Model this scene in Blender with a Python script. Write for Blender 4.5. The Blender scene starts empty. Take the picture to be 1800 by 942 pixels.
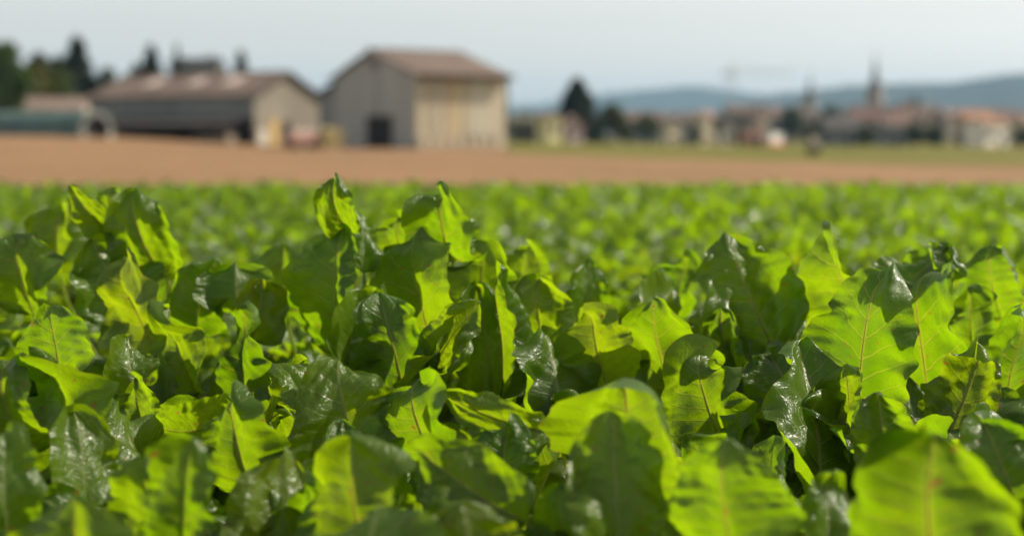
import bpy, bmesh, math, random
import numpy as np
from mathutils import Vector, Matrix

R = math.radians
C = bpy.context.scene.collection
SC = bpy.context.scene

# ------------------------------------------------------------------ camera
HC = 0.85                       # eye height above the beet field
F = 2500.0                      # focal length in photograph pixels (1800 wide)
HZ = 235.0                      # row of the level horizon in the photograph
PITCH = math.atan((471.0 - HZ) / F)
cam_d = bpy.data.cameras.new('camera')
cam_d.sensor_width = 36.0
cam_d.lens = 36.0 * F / 1800.0
cam_d.clip_start = 0.05
cam_d.clip_end = 30000.0
cam_d.dof.use_dof = True
cam_d.dof.focus_distance = 2.5
cam_d.dof.aperture_fstop = 1.75
cam = bpy.data.objects.new('camera', cam_d)
C.objects.link(cam)
cam.location = (0, 0, HC)
cam.rotation_euler = (math.pi / 2 - PITCH, 0, 0)
SC.camera = cam

# ------------------------------------------------------------------ sky and sun
SUN_AZ = R(75.0)                # from straight ahead towards the right
SUN_EL = R(42.0)
SUN = Vector((math.sin(SUN_AZ) * math.cos(SUN_EL), math.cos(SUN_AZ) * math.cos(SUN_EL), math.sin(SUN_EL)))
world = bpy.data.worlds.new('World')
SC.world = world
world.use_nodes = True
wn = world.node_tree
wn.nodes.clear()
w_out = wn.nodes.new('ShaderNodeOutputWorld')
w_bg = wn.nodes.new('ShaderNodeBackground')
sky = wn.nodes.new('ShaderNodeTexSky')
sky.sky_type = 'NISHITA'
sky.sun_disc = False
sky.sun_elevation = SUN_EL
sky.sun_rotation = SUN_AZ
sky.altitude = 200
sky.air_density = 1.0
sky.dust_density = 1.6
sky.ozone_density = 1.2
w_bg.inputs['Strength'].default_value = 0.104
hz_ = wn.nodes.new('ShaderNodeHueSaturation')   # a hazy, milky sky
hz_.inputs['Saturation'].default_value = 0.10
wn.links.new(sky.outputs[0], hz_.inputs['Color'])
wt_ = wn.nodes.new('ShaderNodeMix'); wt_.data_type = 'RGBA'; wt_.blend_type = 'MULTIPLY'; wt_.inputs[0].default_value = 1.0
wt_.inputs[7].default_value = (1.0, 0.965, 0.90, 1)
wn.links.new(hz_.outputs[0], wt_.inputs[6])
wn.links.new(wt_.outputs[2], w_bg.inputs['Color'])
wn.links.new(w_bg.outputs[0], w_out.inputs['Surface'])

sun_d = bpy.data.lights.new('sun', 'SUN')
sun_d.energy = 5.0
sun_d.angle = R(0.53)
sun_d.color = (1.0, 0.91, 0.74)
sun = bpy.data.objects.new('sun', sun_d)
C.objects.link(sun)
sun.rotation_euler = (-SUN).to_track_quat('-Z', 'Y').to_euler()

SC.view_settings.view_transform = 'Standard'
SC.view_settings.look = 'None'
SC.view_settings.exposure = 0.70
SC.view_settings.gamma = 1.0
SC.view_settings.use_curve_mapping = False
SC.cycles.use_denoising = True
SC.cycles.max_bounces = 4
SC.cycles.use_adaptive_sampling = True
SC.cycles.adaptive_threshold = 0.05
SC.cycles.diffuse_bounces = 2
SC.cycles.glossy_bounces = 2
SC.cycles.transmission_bounces = 4
SC.cycles.volume_bounces = 0
SC.cycles.caustics_reflective = False
SC.cycles.caustics_refractive = False
SC.cycles.sample_clamp_indirect = 6.0

# ------------------------------------------------------------------ helpers
cp, sp = math.cos(PITCH), math.sin(PITCH)

def ray(px, py):
    a = (px - 900.0) / F
    b = -(py - 471.0) / F
    return np.array([a, cp + b * sp, -sp + b * cp])

def at(px, py, Y):
    """world point seen at a photograph pixel, at ground distance Y"""
    r = ray(px, py)
    return np.array([0, 0, HC]) + r * (Y / r[1])

def project(P):
    P = np.asarray(P, float)
    d = P - np.array([0, 0, HC])
    fw = d[..., 1] * cp - d[..., 2] * sp
    up = d[..., 1] * sp + d[..., 2] * cp
    fw = np.maximum(fw, 1e-3)
    return 900 + F * d[..., 0] / fw, 471 - F * up / fw, fw

def ss(a, b, x):
    t = np.clip((np.asarray(x, float) - a) / (b - a), 0, 1)
    return t * t * (3 - 2 * t)

def gz(x, y):
    """height of the land"""
    x = np.asarray(x, float); y = np.asarray(y, float)
    z = -0.27 * ss(14, 95, y)
    z = z + 0.9 * ss(-16, -38, x) * ss(55, 112, y)
    z = z - 1.6 * ss(110, 260, y) * ss(-4, 40, x)
    return z

def xpx(px, Y):
    return (px - 900.0) / F * Y

def hz_px(px_h, Y):
    """metres for a number of photograph pixels at distance Y"""
    return px_h * Y / F

def zrow(py, Y):
    """height at photograph row py and distance Y"""
    return at(900, py, Y)[2]

def mesh_obj(name, verts, faces, mat=None, parent=None, smooth=False, mats=None, fmat=None):
    me = bpy.data.meshes.new(name)
    me.from_pydata([tuple(map(float, v)) for v in verts], [], [tuple(int(i) for i in f) for f in faces])
    if mats:
        for m in mats: me.materials.append(m)
        if fmat is not None: me.polygons.foreach_set('material_index', fmat)
    elif mat: me.materials.append(mat)
    if smooth: me.polygons.foreach_set('use_smooth', [True] * len(me.polygons))
    me.update()
    o = bpy.data.objects.new(name, me)
    C.objects.link(o)
    if parent: o.parent = parent
    return o

def grid_mesh(name, P, uv=None, mats=(), smooth=True):
    """P: (nu+1, nv+1, 3)"""
    nu, nv = P.shape[0] - 1, P.shape[1] - 1
    me = bpy.data.meshes.new(name)
    idx = np.arange((nu + 1) * (nv + 1)).reshape(nu + 1, nv + 1)
    q = np.stack([idx[:-1, :-1], idx[:-1, 1:], idx[1:, 1:], idx[1:, :-1]], -1).reshape(-1, 4)
    fill_mesh(me, P.reshape(-1, 3), q, None if uv is None else uv.reshape(-1, 2), smooth)
    for m in mats: me.materials.append(m)
    return me

def fill_mesh(me, V, Q, UV=None, smooth=True, mat_index=None):
    k = Q.shape[1]
    me.vertices.add(len(V)); me.vertices.foreach_set('co', np.asarray(V, np.float32).ravel())
    me.loops.add(Q.size); me.loops.foreach_set('vertex_index', Q.astype(np.int32).ravel())
    me.polygons.add(len(Q))
    me.polygons.foreach_set('loop_start', np.arange(0, Q.size, k, dtype=np.int32))
    if UV is not None:
        l = me.uv_layers.new(name='UVMap')
        l.data.foreach_set('uv', UV[Q.ravel()].astype(np.float32).ravel())
    me.update(calc_edges=True)
    if smooth: me.polygons.foreach_set('use_smooth', np.ones(len(Q), bool))
    if mat_index is not None: me.polygons.foreach_set('material_index', mat_index.astype(np.int32))

def tag(o, label=None, cat=None, group=None, kind=None):
    if label: o['label'] = label
    if cat: o['category'] = cat
    if group: o['group'] = group
    if kind: o['kind'] = kind
    return o

def empty(name, loc, rz=0.0):
    o = bpy.data.objects.new(name, None)
    C.objects.link(o)
    o.location = tuple(float(v) for v in loc)
    o.rotation_euler = (0, 0, rz)
    o.empty_display_size = 0.1
    return o

BOXF = [(0, 3, 2, 1), (4, 5, 6, 7), (0, 1, 5, 4), (1, 2, 6, 5), (2, 3, 7, 6), (3, 0, 4, 7)]

class MB:
    def __init__(s): s.v = []; s.f = []
    def box(s, x0, x1, y0, y1, z0, z1):
        n = len(s.v)
        s.v += [(x0, y0, z0), (x1, y0, z0), (x1, y1, z0), (x0, y1, z0), (x0, y0, z1), (x1, y0, z1), (x1, y1, z1), (x0, y1, z1)]
        s.f += [tuple(i + n for i in f) for f in BOXF]; return s
    def hexa(s, pts):
        n = len(s.v); s.v += [tuple(p) for p in pts]
        s.f += [tuple(i + n for i in f) for f in BOXF]; return s
    def slab(s, quad, off):
        """quad of four points thickened by the vector off"""
        off = Vector(off)
        return s.hexa([tuple(Vector(p)) for p in quad] + [tuple(Vector(p) + off) for p in quad])
    def poly(s, pts):
        n = len(s.v); s.v += [tuple(p) for p in pts]; s.f.append(tuple(range(n, n + len(pts)))); return s
    def prism(s, pts, off):
        """flat polygon thickened by off"""
        n = len(s.v); k = len(pts); off = Vector(off)
        s.v += [tuple(Vector(p)) for p in pts] + [tuple(Vector(p) + off) for p in pts]
        s.f.append(tuple(range(n, n + k))[::-1]); s.f.append(tuple(range(n + k, n + 2 * k)))
        for i in range(k):
            j = (i + 1) % k
            s.f.append((n + i, n + j, n + k + j, n + k + i))
        return s
    def tube(s, a, b, r0, r1=None, n=8, caps=True):
        r1 = r0 if r1 is None else r1
        a = Vector(a); b = Vector(b); d = (b - a).normalized()
        u = d.orthogonal().normalized(); w = d.cross(u)
        k = len(s.v)
        for p, r in ((a, r0), (b, r1)):
            for i in range(n):
                t = 2 * math.pi * i / n
                s.v.append(tuple(p + u * (r * math.cos(t)) + w * (r * math.sin(t))))
        for i in range(n):
            j = (i + 1) % n
            s.f.append((k + i, k + j, k + n + j, k + n + i))
        if caps:
            s.f.append(tuple(range(k + n - 1, k - 1, -1))); s.f.append(tuple(range(k + n, k + 2 * n)))
        return s
    def build(s, name, mat, parent=None, smooth=False):
        return mesh_obj(name, s.v, s.f, mat, parent, smooth)

# ------------------------------------------------------------------ materials
def new_mat(name):
    m = bpy.data.materials.new(name); m.use_nodes = True
    nt = m.node_tree; nt.nodes.clear()
    out = nt.nodes.new('ShaderNodeOutputMaterial')
    return m, nt, out

def nd(nt, t, **kw):
    n = nt.nodes.new(t)
    for k, v in kw.items(): setattr(n, k, v)
    return n

def mth(nt, op, a, b=None, c=None, clamp=False):
    n = nd(nt, 'ShaderNodeMath', operation=op); n.use_clamp = clamp
    for i, v in enumerate((a, b, c)):
        if v is None: continue
        if isinstance(v, (int, float)): n.inputs[i].default_value = v
        else: nt.links.new(v, n.inputs[i])
    return n.outputs[0]

def mixc(nt, fac, a, b, blend='MIX'):
    n = nd(nt, 'ShaderNodeMix', data_type='RGBA', blend_type=blend)
    for sock, v in ((n.inputs[0], fac), (n.inputs[6], a), (n.inputs[7], b)):
        if isinstance(v, (int, float)): sock.default_value = v
        elif isinstance(v, tuple): sock.default_value = (*v[:3], 1)
        else: nt.links.new(v, sock)
    return n.outputs[2]

def noise(nt, vec, scale, detail=4, rough=0.55):
    n = nd(nt, 'ShaderNodeTexNoise'); n.inputs['Scale'].default_value = scale
    n.inputs['Detail'].default_value = detail; n.inputs['Roughness'].default_value = rough
    if vec is not None: nt.links.new(vec, n.inputs['Vector'])
    return n.outputs[0]

def ramp(nt, fac, a, b):
    n = nd(nt, 'ShaderNodeMapRange'); n.interpolation_type = 'SMOOTHSTEP'
    n.inputs[1].default_value = a; n.inputs[2].default_value = b
    nt.links.new(fac, n.inputs[0]); return n.outputs[0]

_mc = {}
ALB = 0.80          # scales surface colours down to balance the raised exposure
def dk(c): return tuple(v * ALB for v in c)
def surf(name, col, col2=None, scale=3.0, rough=0.8, stretch=(1, 1, 1), bump=0.0, spec=0.3, metal=0.0):
    """a plain weathered surface: two colours mixed by noise, with fine relief"""
    if name in _mc: return _mc[name]
    m, nt, out = new_mat(name)
    b = nd(nt, 'ShaderNodeBsdfPrincipled')
    tc = nd(nt, 'ShaderNodeTexCoord'); mp = nd(nt, 'ShaderNodeMapping')
    mp.inputs['Scale'].default_value = stretch
    nt.links.new(tc.outputs['Object'], mp.inputs[0])
    n1 = noise(nt, mp.outputs[0], scale)
    col2 = dk(col2 or tuple(c * 0.7 for c in col)); col = dk(col)
    oi = nd(nt, 'ShaderNodeObjectInfo')
    f = ramp(nt, n1, 0.3, 0.7)
    c = mixc(nt, f, col, col2)
    v = mth(nt, 'MULTIPLY_ADD', oi.outputs['Random'], 0.3, 0.85)
    c2 = nd(nt, 'ShaderNodeMix', data_type='RGBA', blend_type='MULTIPLY'); c2.inputs[0].default_value = 1
    nt.links.new(c, c2.inputs[6])
    cc = nd(nt, 'ShaderNodeCombineColor')
    for i in range(3): nt.links.new(v, cc.inputs[i])
    nt.links.new(cc.outputs[0], c2.inputs[7])
    nt.links.new(c2.outputs[2], b.inputs['Base Color'])
    b.inputs['Roughness'].default_value = rough
    b.inputs['Specular IOR Level'].default_value = spec
    b.inputs['Metallic'].default_value = metal
    if bump:
        bp = nd(nt, 'ShaderNodeBump'); bp.inputs['Strength'].default_value = bump
        nt.links.new(noise(nt, mp.outputs[0], scale * 8), bp.inputs['Height'])
        nt.links.new(bp.outputs[0], b.inputs['Normal'])
    nt.links.new(b.outputs[0], out.inputs['Surface'])
    _mc[name] = m
    return m

def beet_leaf_material():
    m, nt, out = new_mat('beet_leaf')
    uvn = nd(nt, 'ShaderNodeUVMap'); sx = nd(nt, 'ShaderNodeSeparateXYZ')
    nt.links.new(uvn.outputs[0], sx.inputs[0])
    tc = nd(nt, 'ShaderNodeTexCoord'); oi = nd(nt, 'ShaderNodeObjectInfo')
    obj = tc.outputs['Object']
    t = mth(nt, 'ABSOLUTE', mth(nt, 'MULTIPLY_ADD', sx.outputs[0], 2.0, -1.0))
    s = sx.outputs[1]
    wob = noise(nt, obj, 14.0, 2)
    tq = mth(nt, 'POWER', t, 0.85)
    q = mth(nt, 'SUBTRACT', mth(nt, 'MULTIPLY', s, 8.0), mth(nt, 'MULTIPLY', tq, 1.6))
    q = mth(nt, 'ADD', q, mth(nt, 'MULTIPLY_ADD', wob, 0.5, -0.25))
    tri = mth(nt, 'MULTIPLY', mth(nt, 'ABSOLUTE', mth(nt, 'SUBTRACT', mth(nt, 'FRACT', q), 0.5)), 2.0)
    vein = ramp(nt, tri, 0.86, 0.97)
    vein = mth(nt, 'MULTIPLY', vein, mth(nt, 'MULTIPLY_ADD', t, -0.85, 1.0), clamp=True)
    midr = ramp(nt, t, 0.05, 0.015)
    vor = nd(nt, 'ShaderNodeTexVoronoi', feature='DISTANCE_TO_EDGE'); vor.inputs['Scale'].default_value = 120
    nt.links.new(obj, vor.inputs['Vector'])
    ret = ramp(nt, vor.outputs['Distance'], 0.10, 0.0)
    vall = mth(nt, 'MAXIMUM', mth(nt, 'MULTIPLY', vein, 0.8), midr)
    n1 = noise(nt, obj, 11.0, 4); n2 = noise(nt, obj, 45.0, 3)
    age = ramp(nt, oi.outputs['Random'], 0.0, 1.0)
    blot = ramp(nt, n1, 0.35, 0.7)
    # reflected colour: dark waxy green
    rc = mixc(nt, blot, (0.050, 0.108, 0.010), (0.080, 0.150, 0.012))
    rc = mixc(nt, mth(nt, 'MULTIPLY', age, 0.35), rc, (0.115, 0.165, 0.013))
    rc = mixc(nt, mth(nt, 'MULTIPLY', vall, 0.75), rc, (0.28, 0.33, 0.12))
    # transmitted colour: lime, more yellow in the older leaves
    tcx = mixc(nt, blot, (0.160, 0.315, 0.002), (0.250, 0.410, 0.003))
    tcx = mixc(nt, mth(nt, 'MULTIPLY', age, 0.5), tcx, (0.345, 0.425, 0.003))
    tcx = mixc(nt, mth(nt, 'MULTIPLY', ramp(nt, n2, 0.45, 0.75), 0.22), tcx, (0.15, 0.25, 0.003))
    halo = ramp(nt, tri, 0.62, 0.9)
    tcx = mixc(nt, mth(nt, 'MULTIPLY', halo, 0.22), tcx, (0.11, 0.24, 0.002))
    tcx = mixc(nt, mth(nt, 'MULTIPLY', ret, 0.22), tcx, (0.15, 0.25, 0.003))
    tcx = mixc(nt, mth(nt, 'MULTIPLY', vall, 0.65), tcx, (0.43, 0.38, 0.03))
    old = mth(nt, 'MULTIPLY', ramp(nt, oi.outputs['Random'], 0.92, 0.98), 0.12)
    tcx = mixc(nt, old, tcx, (0.46, 0.42, 0.008)); rc = mixc(nt, old, rc, (0.16, 0.15, 0.02))
    # small brown nibbled spots and dry rim
    sp1 = noise(nt, obj, 60.0, 1); spot = ramp(nt, sp1, 0.73, 0.76)
    rim = mth(nt, 'MULTIPLY', ramp(nt, t, 0.955, 1.0), ramp(nt, n2, 0.42, 0.6))
    dry = mth(nt, 'MAXIMUM', spot, mth(nt, 'MULTIPLY', rim, 0.3))
    rc = mixc(nt, dry, rc, (0.20, 0.11, 0.03)); tcx = mixc(nt, dry, tcx, (0.30, 0.17, 0.02))
    n3 = noise(nt, obj, 85.0, 2)
    h = mth(nt, 'MULTIPLY_ADD', n2, 1.0, mth(nt, 'MULTIPLY', vein, -0.6))
    h = mth(nt, 'MULTIPLY_ADD', n3, 0.35, h)
    h = mth(nt, 'ADD', h, mth(nt, 'MULTIPLY', ret, -0.25))
    bp = nd(nt, 'ShaderNodeBump'); bp.inputs['Strength'].default_value = 0.34; bp.inputs['Distance'].default_value = 0.005
    nt.links.new(h, bp.inputs['Height'])
    b = nd(nt, 'ShaderNodeBsdfPrincipled')
    nt.links.new(rc, b.inputs['Base Color'])
    rg = mth(nt, 'MULTIPLY_ADD', n1, 0.26, 0.21)
    nt.links.new(rg, b.inputs['Roughness'])
    b.inputs['Specular IOR Level'].default_value = 0.7
    nt.links.new(bp.outputs[0], b.inputs['Normal'])
    tr = nd(nt, 'ShaderNodeBsdfTranslucent')
    nt.links.new(tcx, tr.inputs['Color']); nt.links.new(bp.outputs[0], tr.inputs['Normal'])
    mx = nd(nt, 'ShaderNodeMixShader'); mx.inputs[0].default_value = 0.62
    nt.links.new(b.outputs[0], mx.inputs[1]); nt.links.new(tr.outputs[0], mx.inputs[2])
    nt.links.new(mx.outputs[0], out.inputs['Surface'])
    return m

def stalk_material():
    m, nt, out = new_mat('beet_stalk')
    tc = nd(nt, 'ShaderNodeTexCoord')
    n1 = noise(nt, tc.outputs['Object'], 30.0, 3)
    c = mixc(nt, ramp(nt, n1, 0.3, 0.7), (0.20, 0.27, 0.055), (0.30, 0.34, 0.10))
    b = nd(nt, 'ShaderNodeBsdfPrincipled'); nt.links.new(c, b.inputs['Base Color'])
    b.inputs['Roughness'].default_value = 0.4
    b.inputs['Subsurface Weight'].default_value = 0.0
    tr = nd(nt, 'ShaderNodeBsdfTranslucent'); tr.inputs['Color'].default_value = (0.40, 0.47, 0.07, 1)
    mx = nd(nt, 'ShaderNodeMixShader'); mx.inputs[0].default_value = 0.65
    nt.links.new(b.outputs[0], mx.inputs[1]); nt.links.new(tr.outputs[0], mx.inputs[2])
    nt.links.new(mx.outputs[0], out.inputs['Surface'])
    return m

def foliage_material(name, c1, c2, tcol, trans=0.35):
    m, nt, out = new_mat(name)
    tc = nd(nt, 'ShaderNodeTexCoord')
    n1 = noise(nt, tc.outputs['Object'], 0.8, 4); n2 = noise(nt, tc.outputs['Object'], 9.0, 2)
    f = mth(nt, 'MULTIPLY_ADD', n2, 0.5, mth(nt, 'MULTIPLY', n1, 0.5))
    c = mixc(nt, ramp(nt, f, 0.35, 0.65), dk(c1), dk(c2))
    b = nd(nt, 'ShaderNodeBsdfPrincipled'); nt.links.new(c, b.inputs['Base Color']); b.inputs['Roughness'].default_value = 0.6
    b.inputs['Specular IOR Level'].default_value = 0.3
    tr = nd(nt, 'ShaderNodeBsdfTranslucent'); tr.inputs['Color'].default_value = (*dk(tcol), 1)
    mx = nd(nt, 'ShaderNodeMixShader'); mx.inputs[0].default_value = trans
    nt.links.new(b.outputs[0], mx.inputs[1]); nt.links.new(tr.outputs[0], mx.inputs[2])
    nt.links.new(mx.outputs[0], out.inputs['Surface'])
    return m

def ground_material(name, cols, scales, bump=0.6, dist=0.02):
    m, nt, out = new_mat(name); cols = [dk(c) for c in cols]
    tc = nd(nt, 'ShaderNodeTexCoord'); obj = tc.outputs['Object']
    n1 = noise(nt, obj, scales[0], 5); n2 = noise(nt, obj, scales[1], 5)
    c = mixc(nt, ramp(nt, n1, 0.35, 0.65), cols[0], cols[1])
    c = mixc(nt, mth(nt, 'MULTIPLY', ramp(nt, n2, 0.45, 0.7), 0.6), c, cols[2])
    b = nd(nt, 'ShaderNodeBsdfPrincipled'); nt.links.new(c, b.inputs['Base Color']); b.inputs['Roughness'].default_value = 0.95
    b.inputs['Specular IOR Level'].default_value = 0.1
    bp = nd(nt, 'ShaderNodeBump'); bp.inputs['Strength'].default_value = bump; bp.inputs['Distance'].default_value = dist
    nt.links.new(n2, bp.inputs['Height']); nt.links.new(bp.outputs[0], b.inputs['Normal'])
    nt.links.new(b.outputs[0], out.inputs['Surface'])
    return m

LEAF = beet_leaf_material()
STALK = stalk_material()
M_GRASS = ground_material('meadow_grass', [(0.115, 0.118, 0.018), (0.155, 0.132, 0.026), (0.085, 0.095, 0.016)], (0.06, 1.5))
M_SOIL = ground_material('ploughed_soil', [(0.255, 0.150, 0.080), (0.195, 0.114, 0.060), (0.29, 0.178, 0.100)], (0.09, 2.2))
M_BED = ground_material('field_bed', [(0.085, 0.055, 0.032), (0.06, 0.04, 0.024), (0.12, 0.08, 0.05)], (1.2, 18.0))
M_TRACK = ground_material('dirt_track', [(0.33, 0.20, 0.11), (0.28, 0.18, 0.10), (0.36, 0.23, 0.13)], (0.2, 2.0))
M_HILL = ground_material('wooded_hill', [(0.018, 0.026, 0.020), (0.026, 0.034, 0.024), (0.05, 0.055, 0.036)], (0.0025, 0.012), bump=0.3, dist=5)

# ------------------------------------------------------------------ ground, soil, track, hills
def sheet(name, xs, ys, zoff, mat, keep=None):
    X, Y = np.meshgrid(xs, ys)
    Z = gz(X, Y) + zoff
    P = np.stack([X, Y, Z], -1)
    me = grid_mesh(name, P, None, [mat])
    o = bpy.data.objects.new(name, me); C.objects.link(o)
    return tag(o, kind='structure')

def geo(a, b, n): return np.geomspace(a, b, n)
ys_far = np.concatenate([np.linspace(-40, 140, 61), np.linspace(143, 300, 40), geo(310, 6200, 30)])
xs_far = np.concatenate([-geo(6400, 130, 25), np.linspace(-120, 120, 81), geo(130, 6400, 25)])
sheet('ground', xs_far, ys_far, 0.0, M_GRASS)
# bed of the beet field
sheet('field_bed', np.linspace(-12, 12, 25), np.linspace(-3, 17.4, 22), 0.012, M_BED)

# ploughed field: from the crop's edge to the barns, its right border runs diagonally
def soil_right(y): return np.interp(y, [11, 30, 39, 46, 58, 68, 80, 100, 150], [42, 22, 14.0, 9.2, 5.0, 1.5, -0.5, -0.6, -3.0])
ys = np.concatenate([np.linspace(17.3, 40, 30), np.linspace(41, 148, 70)])
rng = np.random.default_rng(5)
rows = []
for y in ys:
    xr = soil_right(y) + 0.35 * math.sin(y * 1.3) + 0.25 * rng.normal()
    xs = np.concatenate([np.linspace(-110, -10, 40)[:-1], np.linspace(-10, xr, 40)])
    rows.append(np.stack([xs, np.full_like(xs, y), gz(xs, np.full_like(xs, y)) + 0.02 + 0.012 * rng.normal(size=len(xs))], -1))
me = grid_mesh('soil_field', np.array(rows), None, [M_SOIL])
o = bpy.data.objects.new('soil_field', me); C.objects.link(o); tag(o, kind='structure')

def strip(name, pts, zoff, mat):
    """a winding strip on the land: pts = (x, y, half width)"""
    rows = []
    for i, (x, y, w) in enumerate(pts):
        rows.append([[x, y - w, float(gz(x, y - w)) + zoff], [x, y + w, float(gz(x, y + w)) + zoff]])
    me = grid_mesh(name, np.array(rows), None, [mat])
    o = bpy.data.objects.new(name, me); C.objects.link(o)
    return tag(o, kind='structure')
strip('dirt_track', [(xpx(p, 150), 150 + 3 * math.sin(p * 0.013), 3.2 + 1.2 * math.sin(p * 0.031)) for p in range(1590, 1900, 10)], 0.03, M_TRACK)
strip('dirt_track', [(xpx(p, 200), 200 + 6 * math.sin(p * 0.01), 9 + 3 * math.sin(p * 0.027)) for p in range(1010, 1420, 10)], 0.03, M_TRACK)

def hill(name, prof, Y, depth, seed, foot=-12):
    """a ridge: prof = [(photograph px, row)], real height at distance Y"""
    pxs = np.array([p[0] for p in prof], float); rws = np.array([p[1] for p in prof], float)
    xs = np.linspace(xpx(pxs[0], Y), xpx(pxs[-1], Y), 160)
    tops = np.interp(xs, xpx(pxs, Y), np.array([zrow(r, Y) for r in rws]))
    # soften
    k = np.hanning(9); k /= k.sum(); tops = np.convolve(np.pad(tops, 4, 'edge'), k, 'valid')
    r = np.random.default_rng(seed)
    vs = np.linspace(-1, 1, 25)
    P = np.zeros((len(vs), len(xs), 3))
    bum = r.normal(size=(len(vs), len(xs)))
    for i, v in enumerate(vs):
        prof_v = math.cos(v * math.pi / 2) ** 0.9 if abs(v) < 1 else 0
        P[i, :, 0] = xs * (1 + v * depth / Y)
        P[i, :, 1] = Y + v * depth
        P[i, :, 2] = foot + (tops - foot) * prof_v + bum[i] * 2.5 * prof_v
    me = grid_mesh(name, P, None, [M_HILL])
    o = bpy.data.objects.new(name, me); C.objects.link(o)
    return tag(o, kind='structure')
hill('hill', [(600, 236), (860, 192), (900, 188), (960, 182), (1030, 171), (1090, 163), (1150, 158), (1200, 152), (1225, 152), (1270, 158), (1330, 168), (1420, 176), (1560, 190), (1800, 212)], 5200, 900, 1)
hill('hill', [(-900, 215), (-300, 200), (200, 205), (600, 210), (1000, 232), (1200, 210), (1300, 176), (1370, 166), (1440, 158), (1500, 153), (1570, 147), (1610, 146), (1650, 150), (1680, 148), (1710, 138), (1760, 131), (1810, 129), (1900, 134), (2100, 150), (2500, 190), (2900, 215)], 3800, 700, 2)

# ------------------------------------------------------------------ barns
M_ROOF = surf('weathered_brown_roof', (0.168, 0.120, 0.100), (0.122, 0.090, 0.077), 1.2, 0.85, bump=0.3)
M_SHEET = surf('grey_metal_sheet', (0.46, 0.475, 0.45), (0.36, 0.375, 0.36), 0.8, 0.6, (1, 1, 0.15), bump=0.1)
M_BEIGE = surf('beige_boarding', (0.620, 0.550, 0.435), (0.537, 0.450, 0.325), 0.7, 0.85, (1.5, 1.5, 0.2), bump=0.2)
M_PLINTH = surf('pale_concrete', (0.650, 0.546, 0.390), (0.520, 0.429, 0.286), 1.5, 0.9)
M_DARK = surf('dark_timber', (0.07, 0.055, 0.045), (0.045, 0.035, 0.03), 1.5, 0.9)
M_BLACK = surf('interior_shade_and_tyre', (0.02, 0.02, 0.02), (0.03, 0.028, 0.025), 1.5, 0.95)  # shade inside openings put into the colour; also the black of tyres
M_RENDER = surf('sandy_render', (0.22, 0.195, 0.160), (0.18, 0.160, 0.13), 0.6, 0.9)
M_BLUEGREY = surf('blue_grey_cladding', (0.245, 0.275, 0.275), (0.20, 0.225, 0.23), 0.7, 0.7, (1, 1, 0.2))
M_YDOOR = surf('yellow_painted_door', (0.55, 0.38, 0.12), (0.48, 0.32, 0.10), 2.0, 0.6)
M_WHITE = surf('chalky_white', (0.62, 0.58, 0.52), (0.52, 0.48, 0.42), 1.5, 0.85)
M_SKYL = surf('milky_roof_light', (0.55, 0.45, 0.42), (0.45, 0.37, 0.34), 1.5, 0.45)
M_GLASS = surf('dark_window_glass', (0.04, 0.05, 0.06), (0.06, 0.07, 0.08), 1.0, 0.12, spec=0.6)
M_FRAME = surf('window_frame', (0.45, 0.42, 0.38), None, 3.0, 0.6)

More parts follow.
